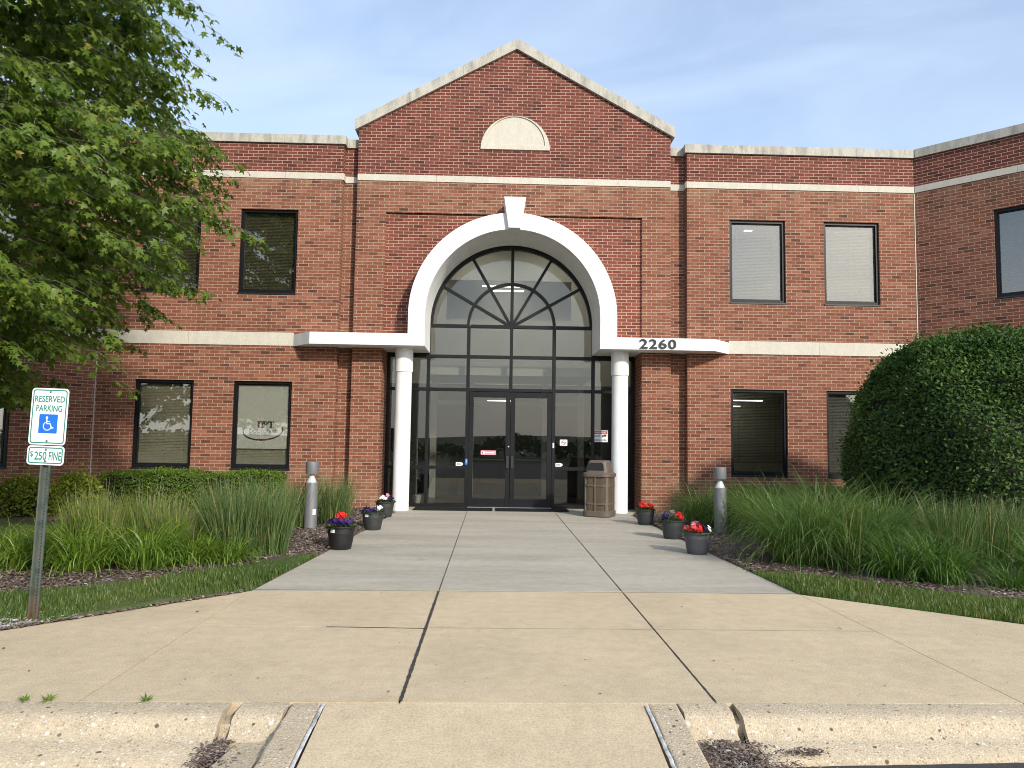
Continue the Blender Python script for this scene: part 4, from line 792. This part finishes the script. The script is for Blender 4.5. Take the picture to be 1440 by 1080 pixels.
for k in (1, 3):
    ca, sa = cos(k*pi/2), sin(k*pi/2)
    prof = [(-.165, .885), (.165, .885), (.145, 1.0), (.115, 1.030), (-.115, 1.030), (-.145, 1.0)]
    v = []
    for x, z in prof:
        d = .232-(z-.86)*.241+.0025; v.append((d*ca-x*sa, d*sa+x*ca, z))
    t.add(v, [tuple(range(6))])
t.build('opening_shade', 'bin_dark', hood)  # flat dark faces on the hood stand in for the hole's shade

# ================================================================== FLOWER POTS
def bloom_mesh(col, seed):
    g = random.Random(seed); b = MB(); K = 10
    for q in range(1):
        v = [(0, 0, -.014)]+[((.040 if i % 2 else .031)*cos(2*pi*i/K), (.040 if i % 2 else .031)*sin(2*pi*i/K), .004+g.uniform(-.004, .004)) for i in range(K)]
        b.add(v, [(0, 1+i, 1+(i+1) % K) for i in range(K)], 0, True)
    return b
def cluster_mesh(seed):                                                  # ball of small florets
    g = random.Random(seed); b = MB()
    for q in range(26):
        d = Vector((g.gauss(0, 1), g.gauss(0, 1), abs(g.gauss(0, 1))*.8)).normalized(); c = d*.046; a = d.orthogonal().normalized(); e = d.cross(a); K = 5
        v = [tuple(c-d*.003)]+[tuple(c+(a*cos(2*pi*i/10)+e*sin(2*pi*i/10))*(.018 if i % 2 else .011)) for i in range(10)]
        b.add(v, [(0, 1+i, 1+(i+1) % 10) for i in range(10)], 0, False)
    return b
def pot(label, loc, sc, matk, blooms, seed, sticker=False, rz=0):
    o = thing('flower_pot', label, 'flower pot', loc, 'flower pots along the walk', rz); g = random.Random(seed)
    c = MB(); c.lathe([(.122, 0), (.128, .006), (.148, .10), (.163, .196), (.1665, .199), (.168, .262), (.180, .266), (.183, .280), (.178, .288), (.165, .286), (.162, .24)], n=40, closed_ends=True); c.build('pot', matk, o)
    c = MB(); c.lathe([(.0001, .25), (.163, .25)], n=24, closed_ends=False); c.build('soil', 'potsoil', o)
    n = 260; gg = np.random.default_rng(seed); a = gg.uniform(0, 2*pi, n); rr = .175*np.sqrt(gg.uniform(0, 1, n)); pos = np.stack([rr*np.cos(a), rr*np.sin(a), .265+gg.uniform(0, .07, n)*(1-rr/.22)], 1)
    f = np.stack([np.cos(a)*.8, np.sin(a)*.8, gg.uniform(-.2, .8, n)], 1)+gg.normal(0, .3, (n, 3)); nr = np.tile([0, 0, 1.], (n, 1))+gg.normal(0, .4, (n, 3))
    base = np.array([(0, 0, 0), (.28, .45, .05), (0, 1, -.1), (-.28, .45, .05)]); V, F, rn = scatter(base, [(0, 1, 2), (0, 2, 3)], pos, frames(f, nr), gg.uniform(.035, .06, n), gg.uniform(0, 1, n)); np_mesh('foliage', V, F, 'potleaf', rn, o)
    for (col, n_, ang, spread, rad, z) in blooms:
        for i in range(n_):
            a_ = radians(ang)+g.gauss(0, spread); r_2 = rad*(.55+.6*g.random()); d = Vector((cos(a_)*.7, sin(a_)*.7-.35, .75)).normalized(); clus = col in ('red', 'coral') and g.random() < .5
            mb = cluster_mesh(seed*31+i) if clus else bloom_mesh(col, seed*17+i); q = d.to_track_quat('Z', 'Y'); c0 = Vector((r_2*cos(a_), r_2*sin(a_), z+g.uniform(-.02, .025)))
            mb.v = [tuple(c0+q @ Vector(v)) for v in mb.v]; mb.build('bloom', 'fl_'+col, o)
    if sticker:
        s_ = MB(); v = []
        for i in range(6):
            a_ = radians(-128+22*i/5); v += [(.1690*cos(a_), .1690*sin(a_), .215), (.1700*cos(a_), .1700*sin(a_), .255)]
        s_.add(v, [(2*i, 2*i+2, 2*i+3, 2*i+1) for i in range(5)]); s_.build('sticker', 'label', o)
    o.scale = (sc, sc, sc); return o
pot('black pot with purple petunias round one red flower, nearest on left', (-1.955, 9.83, 0), 1.04, 'pot_black', [('purple', 9, 200, .7, .14, .34), ('purple', 9, -30, .7, .14, .34), ('red', 4, -70, .5, .05, .40), ('white', 2, 170, .3, .07, .37)], 3, True)
pot('charcoal pot with purple petunias left and white petunias right', (-1.875, 11.90, 0), .98, 'pot_char', [('purple', 9, 190, .5, .14, .33), ('white', 8, -20, .5, .13, .34), ('purple', 2, -60, .3, .08, .34)], 5, True)
pot('charcoal pot with white petunias and one pink bloom against left column', (-1.965, 13.84, 0), .97, 'pot_char', [('white', 10, 200, .6, .10, .36), ('pink', 4, 0, .5, .06, .40), ('purple', 3, -10, .3, .15, .33)], 8)
pot('charcoal pot with only red flowers by right brick pier', (2.70, 13.08, 0), .94, 'pot_char', [('red', 9, 190, .6, .10, .35), ('red', 7, -10, .6, .12, .34)], 12)
pot('charcoal pot with purple left, white top and red right flowers', (2.735, 11.25, 0), .98, 'pot_char', [('purple', 8, 190, .5, .13, .33), ('white', 4, 90, .5, .05, .39), ('red', 8, -15, .45, .12, .34)], 15)
pot('grey pot with pink cluster, red and purple petunias, nearest on right', (2.70, 9.76, 0), .99, 'pot_grey', [('coral', 5, 200, .5, .12, .33), ('pink', 9, 120, .8, .06, .39), ('red', 4, -90, .3, .08, .33), ('purple', 9, 0, .5, .11, .35), ('white', 2, 0, .2, .14, .33)], 19)

# lobby plants behind the glass
def lobby_plant(label, loc, h, n, seed, ls):
    o = thing('potted_plant', label, 'potted plant', loc, 'plants inside the lobby'); g = np.random.default_rng(seed)
    c = MB(); c.lathe([(.075, 0), (.105, .2), (.100, .2), (.095, .17), (.001, .17)], n=24, closed_ends=False); c.build('pot', 'white', o)
    c = MB(); c.tube([(0, 0, .15), (.01, 0, h*.5), (-.01, .01, h)], [.012, .010, .005], 6); c.build('stem', 'twig', o)
    z = g.uniform(.3*h, h, n); a = g.uniform(0, 2*pi, n); f = np.stack([np.cos(a), np.sin(a), g.uniform(-.5, .5, n)], 1); pos = np.stack([.05*np.cos(a), .05*np.sin(a), z], 1)
    base = np.array([(0, 0, 0), (.2, .4, .04), (.16, .75, .02), (0, 1, -.12), (-.16, .75, .02), (-.2, .4, .04)]); V, F, rn = scatter(base, [(0, 1, 2), (0, 2, 3), (0, 3, 4), (0, 4, 5)], pos, frames(f, np.tile([0, 0, 1.], (n, 1))), g.uniform(.7, 1.1, n)*ls, g.uniform(0, 1, n)); np_mesh('foliage', V, F, 'shrub', rn, o)
lobby_plant('tall leafy plant in white pot behind glass left of the doors', (-1.66, 16.55, .0), 1.45, 60, 4, .20)
lobby_plant('leafy plant behind glass by the warning sign', (2.38, 16.7, .0), 1.2, 26, 9, .26)

# ================================================================== PLANTS
LEAF = np.array([(0, 0, 0), (.40, .06, -.10), (.19, .30, -.05), (.52, .60, -.15), (.15, .60, -.04), (0, 1, -.14), (-.15, .60, -.04), (-.52, .60, -.15), (-.19, .30, -.05), (-.40, .06, -.10)], float)
LT = [(0, 1, 2), (0, 2, 4), (2, 3, 4), (0, 4, 5), (0, 5, 6), (0, 6, 8), (6, 7, 8), (0, 8, 9)]
def maple(loc, seed=11):
    o = thing('maple_tree', 'large maple with drooping leafy branches hanging in front of left wing', 'tree', loc); g = np.random.default_rng(seed); rd = random.Random(seed)
    zs_ = np.array([1.7, 2.2, 2.8, 3.5, 4.3, 4.9, 5.7, 7.0, 8.6, 10, 11.3]); rs_ = np.array([2.2, 2.9, 3.6, 4.3, 5.0, 4.85, 4.75, 4.7, 4.0, 2.8, .4])
    env = lambda z: np.interp(z, zs_, rs_)
    w = MB(); w.tube([(0, 0, -.1), (.02, 0, .3), (0, .03, 1.6), (.08, 0, 3.2), (.02, -.05, 5.5), (.1, 0, 8), (0, 0, 10.2)], [.34, .25, .21, .18, .13, .08, .02], 14)
    nodes = []
    limbs = 26
    for i in range(limbs):
        z0 = 1.7+7.2*(i/limbs)**1.1; az = i*2.39996+rd.uniform(-.3, .3); zt = min(10.8, z0+rd.uniform(.4, 1.8)+(.9 if z0 < 4 else .3)-.9*(z0 < 2.6)); R = env(zt)*rd.uniform(.78, .95); pts = []
        for t in np.linspace(0, 1, 9):
            r = R*t; z = z0+(zt-z0)*sin(t*pi*.62)/sin(pi*.62)-.35*t*t*(1 if z0 < 4 else .2); a = az+.18*sin(t*4+i); pts.append(Vector((r*cos(a), r*sin(a), z)))
        r0 = max(.016, .048*(1-.033*i)); w.tube(pts, [r0*(1-.86*t) for t in np.linspace(0, 1, 9)], 7)
        nodes += pts[3:]
    ND = np.array([tuple(p) for p in nodes])
    # twigs: sampled through the outer part of the crown, more of them on the sides that show
    P = []; n_try = 0
    ctr = [(4.55, .9, 4.45), (4.25, .2, 3.85), (4.0, 1.2, 3.6), (4.15, .9, 6.1), (4.15, .3, 7.0), (3.6, -.6, 3.1), (2.9, -1.4, 2.5), (2.3, -1.9, 2.1), (4.0, 1.6, 5.2), (4.25, .5, 7.7), (4.3, -.1, 6.6), (4.3, 1.2, 5.5), (4.2, .9, 8.4), (4.45, .4, 5.1)]
    while len(ctr) < 360:
        z = g.uniform(2.1, 10.9); r = env(z)*.87*(1-abs(g.normal(0, .2))); a = g.uniform(0, 2*pi); x, y = r*cos(a), r*sin(a)
        if x+.4*(z < 8) < .4 and g.uniform() > .35: continue
        if all((x-q[0])**2+(y-q[1])**2+3.0*(z-q[2])**2 > .46**2 for q in ctr): ctr.append((x, y, z))
        n_try += 1
        if n_try > 6000: break
    for cx0, cy0, cz0 in ctr:
        rad = sqrt(cx0*cx0+cy0*cy0)+1e-6; ox, oy = cx0/rad, cy0/rad
        for q in range(15):
            t_, w_ = g.normal(0, .34), g.normal(0, .30); P.append((cx0+ox*t_-oy*w_, cy0+oy*t_+ox*w_, cz0-.32*max(t_, -.2)-.35*abs(w_)+g.normal(0, .07)))
    n_in = len(P)+1300
    while len(P) < n_in:
        z = g.uniform(2.6, 10.6); r = env(z)*g.uniform(.25, .85); a = g.uniform(0, 2*pi)
        if r < .4: continue
        x, y = r*cos(a), r*sin(a); show = x+.4*(z < 8) > .6
        if not show and g.uniform() > .30: continue
        if z > 8 and g.uniform() > .55: continue
        clump = sin(1.9*x+.7*z)+sin(2.1*y-1.3*z+1)+sin(2.4*z+.8*x+2)
        if clump < -.95 and g.uniform() < .7: continue
        P.append((x, y, z))
    P = np.array(P); tw = MB(); cnt = {}; pos = []; fw = []; rn = []; nrm = []; sz = []
    for p in P:
        d2 = ((ND-p)**2).sum(1)+4*np.maximum(0, ND[:, 2]-p[2]-.1)**2; q = ND[d2.argmin()]; base = Vector(q); tip = Vector(p); dist = (tip-base).length
        out = Vector((p[0], p[1], 0)).normalized(); droop = rd.uniform(.15, .5)
        cnt[d2.argmin()] = cnt.get(d2.argmin(), 0)+1
        if dist < .7 and cnt[d2.argmin()] < 4: mid = (base+tip)/2+Vector((0, 0, .12*dist)); tw.tube([base, mid, tip], [.011, .007, .004], 4)
        end = tip+out*rd.uniform(.18, .5)+Vector((rd.uniform(-.25, .25), rd.uniform(-.25, .25), -droop*.5)); tw.tube([tip, (tip+end)/2+Vector((0, 0, .05)), end], [.004, .003, .0015], 3)
        nl = rd.randint(13, 20); tone = rd.gauss(.44, .13); young = rd.random() < .06
        for k in range(nl):
            t = (k+rd.random())/nl; c = tip.lerp(end, t)+Vector((0, 0, .05*sin(pi*t))); a = rd.uniform(0, 2*pi); dv = Vector((cos(a), sin(a), 0))*.7+out*.4+Vector((0, 0, -.45-.8*rd.random()))
            pet = .05+.05*rd.random(); c2 = c+dv*pet; pos.append(c2[:]); fw.append(dv[:]); nrm.append((rd.gauss(0, .4)+.45*out.x, rd.gauss(0, .4)+.45*out.y, 1)); sz.append(rd.uniform(.08, .128)*(.75 if k > nl*.8 else 1)); rn.append(min(.9, max(0, tone+rd.gauss(0, .12))) if not (young and k > nl*.7) else rd.uniform(.92, 1))
    V, F, R_ = scatter(LEAF, LT, np.array(pos), frames(np.array(fw), np.array(nrm)), np.array(sz), np.array(rn))
    w.build('trunk', 'bark', o); tw.build('twigs', 'twig', o); np_mesh('crown', V, F, 'maple', R_, o)
maple((-8.7, 8.3, 0))

OVAL = np.array([(0, 0, 0), (.24, .30, .05), (.22, .65, .03), (0, 1, -.10), (-.22, .65, .03), (-.24, .30, .05)], float); OT = [(0, 1, 2), (0, 2, 3), (0, 3, 4), (0, 4, 5)]
def shell_bush(root, leafm, surf, n, ls, seed, jit, gaps=True, up=.35, core='core_shade', core_s=.86):
    """leaves over a closed shape. surf(u, v) -> point, normal (arrays)"""
    g = np.random.default_rng(seed); u, v = g.uniform(0, 1, n), g.uniform(0, 1, n); p, nr = surf(u, v)
    if gaps:
        hole = np.sin(p[:, 0]*3.1+1)*np.sin(p[:, 2]*3.7+p[:, 1]*1.3)+.6*np.sin(p[:, 0]*7.7+p[:, 1]*6.1)*np.sin(p[:, 2]*8.3)+g.normal(0, .25, n); keep = hole < 1.18; p, nr = p[keep], nr[keep]; n = len(p)
    tone = .42+.20*np.sin(p[:, 0]*2.3+p[:, 2]*2.9)*np.sin(p[:, 1]*2.6+1)+g.normal(0, .17, n)
    depth = np.abs(g.normal(0, 1, n)); depth = np.where(g.uniform(0, 1, n) < .03, -g.uniform(.3, 2.0, n), depth); p = p-nr*(depth*jit)[:, None]+nr*(jit*.6*np.sin(p[:, :1]*5+p[:, 2:]*6)*np.sin(p[:, 1:2]*5)); p[:, 2] = np.maximum(p[:, 2], .03)
    f = nr*.35+g.normal(0, .75, (n, 3))+np.array([0, 0, .1]); nn_ = nr+np.array([0, 0, up])+g.normal(0, .42, (n, 3))
    V, F, rn = scatter(OVAL, OT, p, frames(f, nn_), g.uniform(.7, 1.25, n)*ls, np.clip(tone, 0, 1)); np_mesh('foliage', V, F, leafm, rn, root)
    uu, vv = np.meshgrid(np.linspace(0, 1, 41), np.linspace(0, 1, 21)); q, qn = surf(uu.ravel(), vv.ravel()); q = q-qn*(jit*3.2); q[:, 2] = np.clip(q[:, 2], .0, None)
    j, i = np.meshgrid(np.arange(20), np.arange(40), indexing='ij'); k = j*41+i; np_mesh('shade_core', q, np.stack([k, k+1, k+42, k+41], 2).reshape(-1, 4), core, None, root, smooth=True)  # dark hull under the leaves, painted stand-in for shade in the gaps
def dome(rx, ry, h, e=.62, flat=.55):
    def s(u, v):
        a = 2*pi*u; zt = v**.85                                        # v: 0 foot .. 1 top
        ph = zt*pi/2; cr = np.cos(ph)**e; z = h*np.sin(ph)**(.92); b = 1+.05*np.sin(3*a+1)+.03*np.sin(7*a+z*3)
        tuck = 1-.16*np.clip(1-z/(h*.55), 0, 1)**1.3
        x = rx*cr*np.cos(a)*b*tuck; y = ry*cr*np.sin(a)*b*tuck; p = np.stack([x, y, z], 1)
        n = np.stack([np.cos(a)*np.cos(ph)**.8/rx*h, np.sin(a)*np.cos(ph)**.8/ry*h, np.sin(ph)**1.6*1.2], 1); n /= np.linalg.norm(n, axis=1, keepdims=True)+1e-9; return p, n
    return s
def hedgebox(lx, ly, h, r=.12):
    def s(u, v):
        e = .28; ta = np.linspace(0, 2*pi, 2001); tc_, ts_ = np.cos(ta), np.sin(ta); tx = np.sign(tc_)*np.abs(tc_)**e*lx; ty = np.sign(ts_)*np.abs(ts_)**e*ly
        cl = np.concatenate([[0], np.cumsum(np.hypot(np.diff(tx), np.diff(ty)))]); cx = np.interp(u*cl[-1], cl, tx/lx); sy = np.interp(u*cl[-1], cl, ty/ly)

        side = np.clip(v/.62, 0, 1); top = np.clip((v-.62)/.38, 0, 1); rad = 1-top**.9; z = h*(side**1.0)*(.93+.07*np.sin(top*pi/2)); bl = 1-.06*(1-side)
        p = np.stack([lx/2*cx*rad*bl, ly/2*sy*rad*bl, z], 1); p[:, 2] += .02*np.sin(p[:, 0]*4)*(top > 0)
        n = np.stack([cx*(1-top), sy*(1-top), .15+1.2*(top > 0)], 1); n /= np.linalg.norm(n, axis=1, keepdims=True)+1e-9; return p, n
    return s
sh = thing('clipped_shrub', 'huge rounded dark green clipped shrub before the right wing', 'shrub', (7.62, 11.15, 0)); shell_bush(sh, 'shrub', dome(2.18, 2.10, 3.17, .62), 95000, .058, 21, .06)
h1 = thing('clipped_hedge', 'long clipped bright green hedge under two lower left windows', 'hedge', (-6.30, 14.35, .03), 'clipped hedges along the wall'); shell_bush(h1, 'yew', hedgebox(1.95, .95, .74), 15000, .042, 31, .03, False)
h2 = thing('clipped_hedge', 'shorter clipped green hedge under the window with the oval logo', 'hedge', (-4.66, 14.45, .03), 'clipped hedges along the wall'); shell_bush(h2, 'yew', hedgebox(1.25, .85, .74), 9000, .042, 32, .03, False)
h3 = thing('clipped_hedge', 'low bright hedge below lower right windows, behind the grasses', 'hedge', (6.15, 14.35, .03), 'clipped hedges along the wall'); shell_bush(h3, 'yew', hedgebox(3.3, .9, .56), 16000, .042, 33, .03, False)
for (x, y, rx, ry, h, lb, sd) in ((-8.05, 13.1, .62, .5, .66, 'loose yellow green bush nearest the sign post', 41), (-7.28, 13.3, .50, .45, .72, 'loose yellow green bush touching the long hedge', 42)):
    s_ = thing('spirea_bush', lb+' at the left wall', 'bush', (x, y, 0), 'loose bushes at the left wall'); shell_bush(s_, 'spirea', dome(rx, ry, h, .7), 4200, .06, sd, .10, False, .5, 'core_shade')
# grasses: prototypes then copies
def clump(name, label, cat, loc, parts, group, rz=0):
    o = thing(name, label, cat, loc, group, rz)
    for pn_, mt, args in parts:
        V, F, rn = blades(**args); np_mesh(pn_, V, F, mt, rn, o)
    return o
def plumes(n, spread, h, seed):
    return dict(n=n, spread=spread, length=h, width=.012, lean=.05, droop=.12, seed=seed, segs=4, taper=.9)
def grass_set(name, cat, group, proto_parts, spots):
    pr = None
    for i, (x, y, sc, lb) in enumerate(spots):
        if pr is None: pr = clump(name, lb, cat, (x, y, 0), proto_parts, group); pr.scale = (sc, sc, sc)
        else: dup(pr, (x, y, 0), i*2.1, lb, sc)
grass_set('reed_grass', 'ornamental grass', 'tall reed grasses left of the walk', [('blades', 'reed', dict(n=520, spread=.24, length=.76, width=.008, lean=.13, droop=.42, seed=51, base_dead=.05)), ('seed_heads', 'plume', dict(n=46, spread=.22, length=.88, width=.007, lean=.06, droop=.12, seed=52, taper=.5))],
  [(-4.95, 9.25, .95, 'pale green reed grass with tan plumes, nearest the sign post'), (-4.62, 9.1, .98, 'pale green reed grass with tan plumes, second from the sign post'), (-4.20, 9.3, 1.02, 'pale green reed grass with tan plumes before the long hedge'), (-3.85, 9.05, .92, 'pale green reed grass with tan plumes at the end of its row'), (-3.62, 9.95, .95, 'pale reed grass behind the row, before the gap between hedges')])
grass_set('dark_reed_grass', 'ornamental grass', 'dark upright reed grasses', [('blades', 'reed_dark', dict(n=560, spread=.25, length=.95, width=.008, lean=.15, droop=.50, seed=55, base_dead=.06)), ('seed_heads', 'plume', dict(n=16, spread=.22, length=1.0, width=.006, lean=.06, droop=.12, seed=56, taper=.5))],
  [(-3.02, 8.95, 1.0, 'dark upright reed grass beside the walk, nearest the camera on left'), (-2.72, 9.2, .96, 'dark upright reed grass overhanging mulch at the left walk edge'), (-3.22, 9.5, 1.0, 'dark reed grass behind the nearest dark clump on left'), (-2.95, 10.0, .95, 'dark reed grass before the left bollard'), (-3.05, 11.9, .9, 'dark reed grass just left of the stickered bollard'), (-2.55, 12.25, .95, 'dark reed grass just right of the stickered bollard'), (5.42, 8.75, .96, 'dark upright reed grass before left half of the huge shrub'), (5.88, 8.75, .92, 'dark upright reed grass before middle of the huge shrub'), (6.30, 8.9, .90, 'dark upright reed grass before the huge shrub at right picture edge')])
grass_set('daylily', 'daylily', 'daylilies in the left bed', [('blades', 'lily', dict(n=300, spread=.20, length=.70, width=.016, lean=.48, droop=2.6, seed=61, segs=7))],
  [(-5.45, 8.35, .85, 'bright daylily at left picture edge'), (-5.05, 8.15, .9, 'bright daylily just left of the sign post'), (-4.30, 8.05, 1.05, 'bright daylily just right of the sign post'), (-4.62, 8.35, 1.0, 'bright daylily behind the sign post'), (-3.72, 8.2, 1.1, 'bright broad daylily before the pale reed row'), (-3.35, 8.55, .9, 'bright daylily between broad daylily and dark reeds'), (-3.95, 8.65, .95, 'bright daylily under the pale reed row'), (-5.30, 9.0, .8, 'bright daylily behind the two at left picture edge'), (-2.98, 8.55, .72, 'small bright daylily at foot of dark reeds')])
grass_set('dark_daylily', 'daylily', 'daylilies in the right bed', [('blades', 'lily_dark', dict(n=300, spread=.20, length=.72, width=.015, lean=.48, droop=2.6, seed=63, segs=7))],
  [(4.45, 8.05, 1.05, 'dark daylily at right edge of the fountain grass'), (4.78, 7.85, 1.0, 'dark daylily in middle of the right bed front'), (4.85, 8.3, 1.0, 'dark daylily below the upright right reeds'), (5.30, 7.55, .55, 'smallest dark daylily by the right lawn strip'), (6.05, 7.95, 1.05, 'dark daylily at right picture edge'), (5.75, 7.45, .6, 'small dark daylily at right lower picture edge')])
grass_set('fountain_grass', 'ornamental grass', 'fountain grasses right of the walk', [('blades', 'fountain', dict(n=900, spread=.27, length=1.22, width=.009, lean=.40, droop=2.25, seed=71, segs=8, base_dead=.03))],
  [(3.72, 8.95, 1.0, 'arching fountain grass nearest the walk on right'), (4.22, 8.75, 1.0, 'arching fountain grass beside the right daylilies'), (4.15, 9.45, 1.05, 'arching fountain grass behind the two nearest right clumps'), (4.78, 9.2, 1.0, 'arching fountain grass between front clumps and upright reeds'), (4.65, 10.1, 1.0, 'arching fountain grass before the dark lower right window'), (5.35, 9.9, .95, 'arching fountain grass beside the huge shrub'), (3.62, 12.65, .85, 'arching fountain grass behind the plain bollard'), (4.10, 12.35, .90, 'arching fountain grass just right of the plain bollard'), (4.65, 12.1, .92, 'arching fountain grass under the dark lower right window'), (4.15, 11.2, .92, 'arching fountain grass right of the grey pot'), (5.1, 11.3, .95, 'arching fountain grass before the low bright hedge')])
# turf and loose chips
def turf():
    g = np.random.default_rng(81); X = []; 
    for poly, n in ((TURF_L, 90000), (TURF_R, 70000), (LAWN, 34000)):
        xs = [p[0] for p in poly]; ys = [p[1] for p in poly]; lim = (max(min(xs), -9), min(max(xs), 8))
        x = g.uniform(lim[0], lim[1], n*2); y = g.uniform(min(ys), max(ys), n*2); k = inside(poly, x, y); x, y = x[k], y[k]
        den = .75+.35*np.sin(x*4.3+y*2)*np.sin(y*5.1-x)+.15*np.sin(x*13)*np.sin(y*11); k = g.uniform(0, 1, len(x)) < den
        bare = (np.hypot((x+3.72)*.75, (y-5.62)*1.25) < .42) & (g.uniform(0, 1, len(x)) < .93); k &= ~bare
        x, y = x[k][:n], y[k][:n]; X.append(np.stack([x, y, np.full(len(x), .0), np.full(len(x), 1. if poly is not LAWN else .7)], 1))
    X = np.concatenate(X); n = len(X); V, F, rn = blades(n, 0.0, 1.0, .12, .45, .9, 82, segs=2, taper=.9)
    k = 6; V = V.reshape(n, k, 3); hs = g.uniform(.035, .095, n)*X[:, 3]*(.8+.35*np.sin(X[:, 0]*2.1+1)*np.sin(X[:, 1]*2.7)); V = V*hs[:, None, None]+X[:, None, :3]
    rv = rn.reshape(n, k)[:, 0]; rv = np.clip(rv+.22*np.sin(X[:, 0]*1.7+X[:, 1]), 0, .92); dead = g.uniform(0, 1, n) < .02; rv[dead] = .99
    kind(np_mesh('turf_grass', V.reshape(-1, 3), F, 'turf', np.repeat(rv, k)), 'stuff')
turf()
def chips():
    g = np.random.default_rng(91); n = 150000; x = g.uniform(-7.2, 6.6, n); y = g.uniform(6.4, 14.9, n)
    k = ~inside(CONC, x, y) & ~inside(TURF_L, x, y) & ~inside(TURF_R, x, y) & ~inside(LAWN, x, y); x, y = x[k], y[k]; z = .018+.03*np.clip((y-9)/5, 0, 1)+g.uniform(-.01, .02, len(x))
    gx = np.concatenate([g.normal(1.22, .10, 1500), g.normal(1.35, .12, 500), g.normal(-1.36, .035, 500), g.normal(-1.24, .02, 160), g.normal(1.62, .05, 180), g.uniform(-3.8, -2.3, 700)]); gy = np.concatenate([g.normal(3.78, .11, 1500), g.normal(3.62, .05, 500), g.normal(3.80, .10, 500), g.normal(3.6, .12, 160), g.normal(3.84, .02, 180), np.zeros(700)])
    gy[-700:] = 7.1-1.12*(-2.24-gx[-700:])+np.abs(g.normal(0.03, .06, 700)); gz = np.where(gy < 4.2, -.108+.03*np.exp(-((gx-1.22)**2+(gy-3.8)**2)/.012)+g.uniform(0, .012, len(gx)), .012)
    ok = (gy < 3.97) | (gy > 4.3); ok &= ~((gx > .84) & (gx < 1.06) & (gy < 4.2)); x = np.concatenate([x, gx[ok]]); y = np.concatenate([y, gy[ok]]); z = np.concatenate([z, gz[ok]]); n = len(x)
    small = (y < 4.2); a = g.uniform(0, 2*pi, n); f = np.stack([np.cos(a), np.sin(a), g.normal(0, .22, n)], 1); nr = np.stack([g.normal(0, .35, n), g.normal(0, .35, n), np.ones(n)], 1)
    base = np.array([(-.22, -.5, 0), (.2, -.45, 0), (.14, .5, .02), (-.12, .42, .03), (-.05, 0, .16)]); rn = g.beta(1.6, 2.6, n); ns = 2600; sx_ = g.normal(-3.85, .42, ns); sy_ = g.normal(5.62, .26, ns); kk = inside(TURF_L, sx_, sy_); x = np.concatenate([x, sx_[kk]]); y = np.concatenate([y, sy_[kk]]); z = np.concatenate([z, g.uniform(.0, .012, kk.sum())]); m_ = int(kk.sum()); a2 = g.uniform(0, 2*pi, m_); f = np.concatenate([f, np.stack([np.cos(a2), np.sin(a2), g.normal(0, .1, m_)], 1)]); nr = np.concatenate([nr, np.stack([g.normal(0, .3, m_), g.normal(0, .3, m_), np.ones(m_)], 1)]); rn = np.concatenate([rn, g.uniform(.7, 1, m_)]); small = np.concatenate([small, np.zeros(m_, bool)]); n += m_
    
    V, F, R_ = scatter(base, [(0, 1, 4), (1, 2, 4), (2, 3, 4), (3, 0, 4)], np.stack([x, y, z], 1), frames(f, nr), np.where(small, g.uniform(.012, .028, n), g.uniform(.018, .055, n)), rn); kind(np_mesh('mulch_chips', V, F, 'chip', R_), 'stuff')
chips()
def specks():
    g = np.random.default_rng(95); n = 150; x = g.uniform(-4.2, 4.5, n); y = 4.3+9*g.uniform(0, 1, n)**1.8; k = inside(CONC, x, y); x, y = x[k], y[k]; n = len(x); a = g.uniform(0, 2*pi, n); f = np.stack([np.cos(a), np.sin(a), np.zeros(n)], 1); nr = np.stack([g.normal(0, .3, n), g.normal(0, .3, n), np.ones(n)], 1)
    V, F, rn = scatter(OVAL, OT, np.stack([x, y, np.full(n, .008)], 1), frames(f, nr), g.uniform(.006, .022, n)*(1+1.2*(g.uniform(0, 1, n) < .08)), g.uniform(0, .5, n)); kind(np_mesh('pavement_litter', V, F, 'chip', rn), 'stuff')
specks()
for i, (x, lb) in enumerate(((-2.50, 'tiny weed in the kerb joint nearest left picture edge'), (-2.38, 'tiny weed in the kerb joint, middle of three'), (-1.86, 'tiny weed in the kerb joint nearest the kerb gap'))):
    V, F, rn = blades(16, .012, .055, .011, .7, 1.2, 300+i, segs=3); o = thing('weed', lb, 'weed', (x, 4.185, 0), 'weeds in the kerb joint'); np_mesh('leaves', V, F, 'lily', rn, o)
# far-off wood, hills behind the photographer (they show mirrored in the glass)
def far_wood():
    g = np.random.default_rng(101); n = 26000; x = g.uniform(-95, 95, n); d = g.uniform(0, 9, n); y = -24-d*2.5; top = 1.05+.3*np.sin(x*.17)+.35*np.sin(x*.41+1)+.3*np.sin(x*.83); z = top*np.sqrt(g.uniform(0, 1, n))
    f = g.normal(0, 1, (n, 3)); nr = g.normal(0, 1, (n, 3)); V, F, rn = scatter(OVAL, OT, np.stack([x, y, z], 1), frames(f, nr), g.uniform(.3, .6, n), g.uniform(0, 1, n)); kind(np_mesh('far_wood', V, F, 'wood_far', rn), 'stuff')
    m = MB(); xs = np.linspace(-480, 480, 60); v = []
    for q in xs: h = 2.6+1.2*sin(q*.013)+.9*sin(q*.037+1); v += [(q, -300, -1), (q, -380, h), (q, -470, h*.9), (q, -490, -1)]
    m.add(v, [(4*i+j, 4*i+j+1, 4*i+j+5, 4*i+j+4) for i in range(59) for j in range(3)], 0, True); kind(m.build('hills', 'earth'), 'structure')
far_wood()
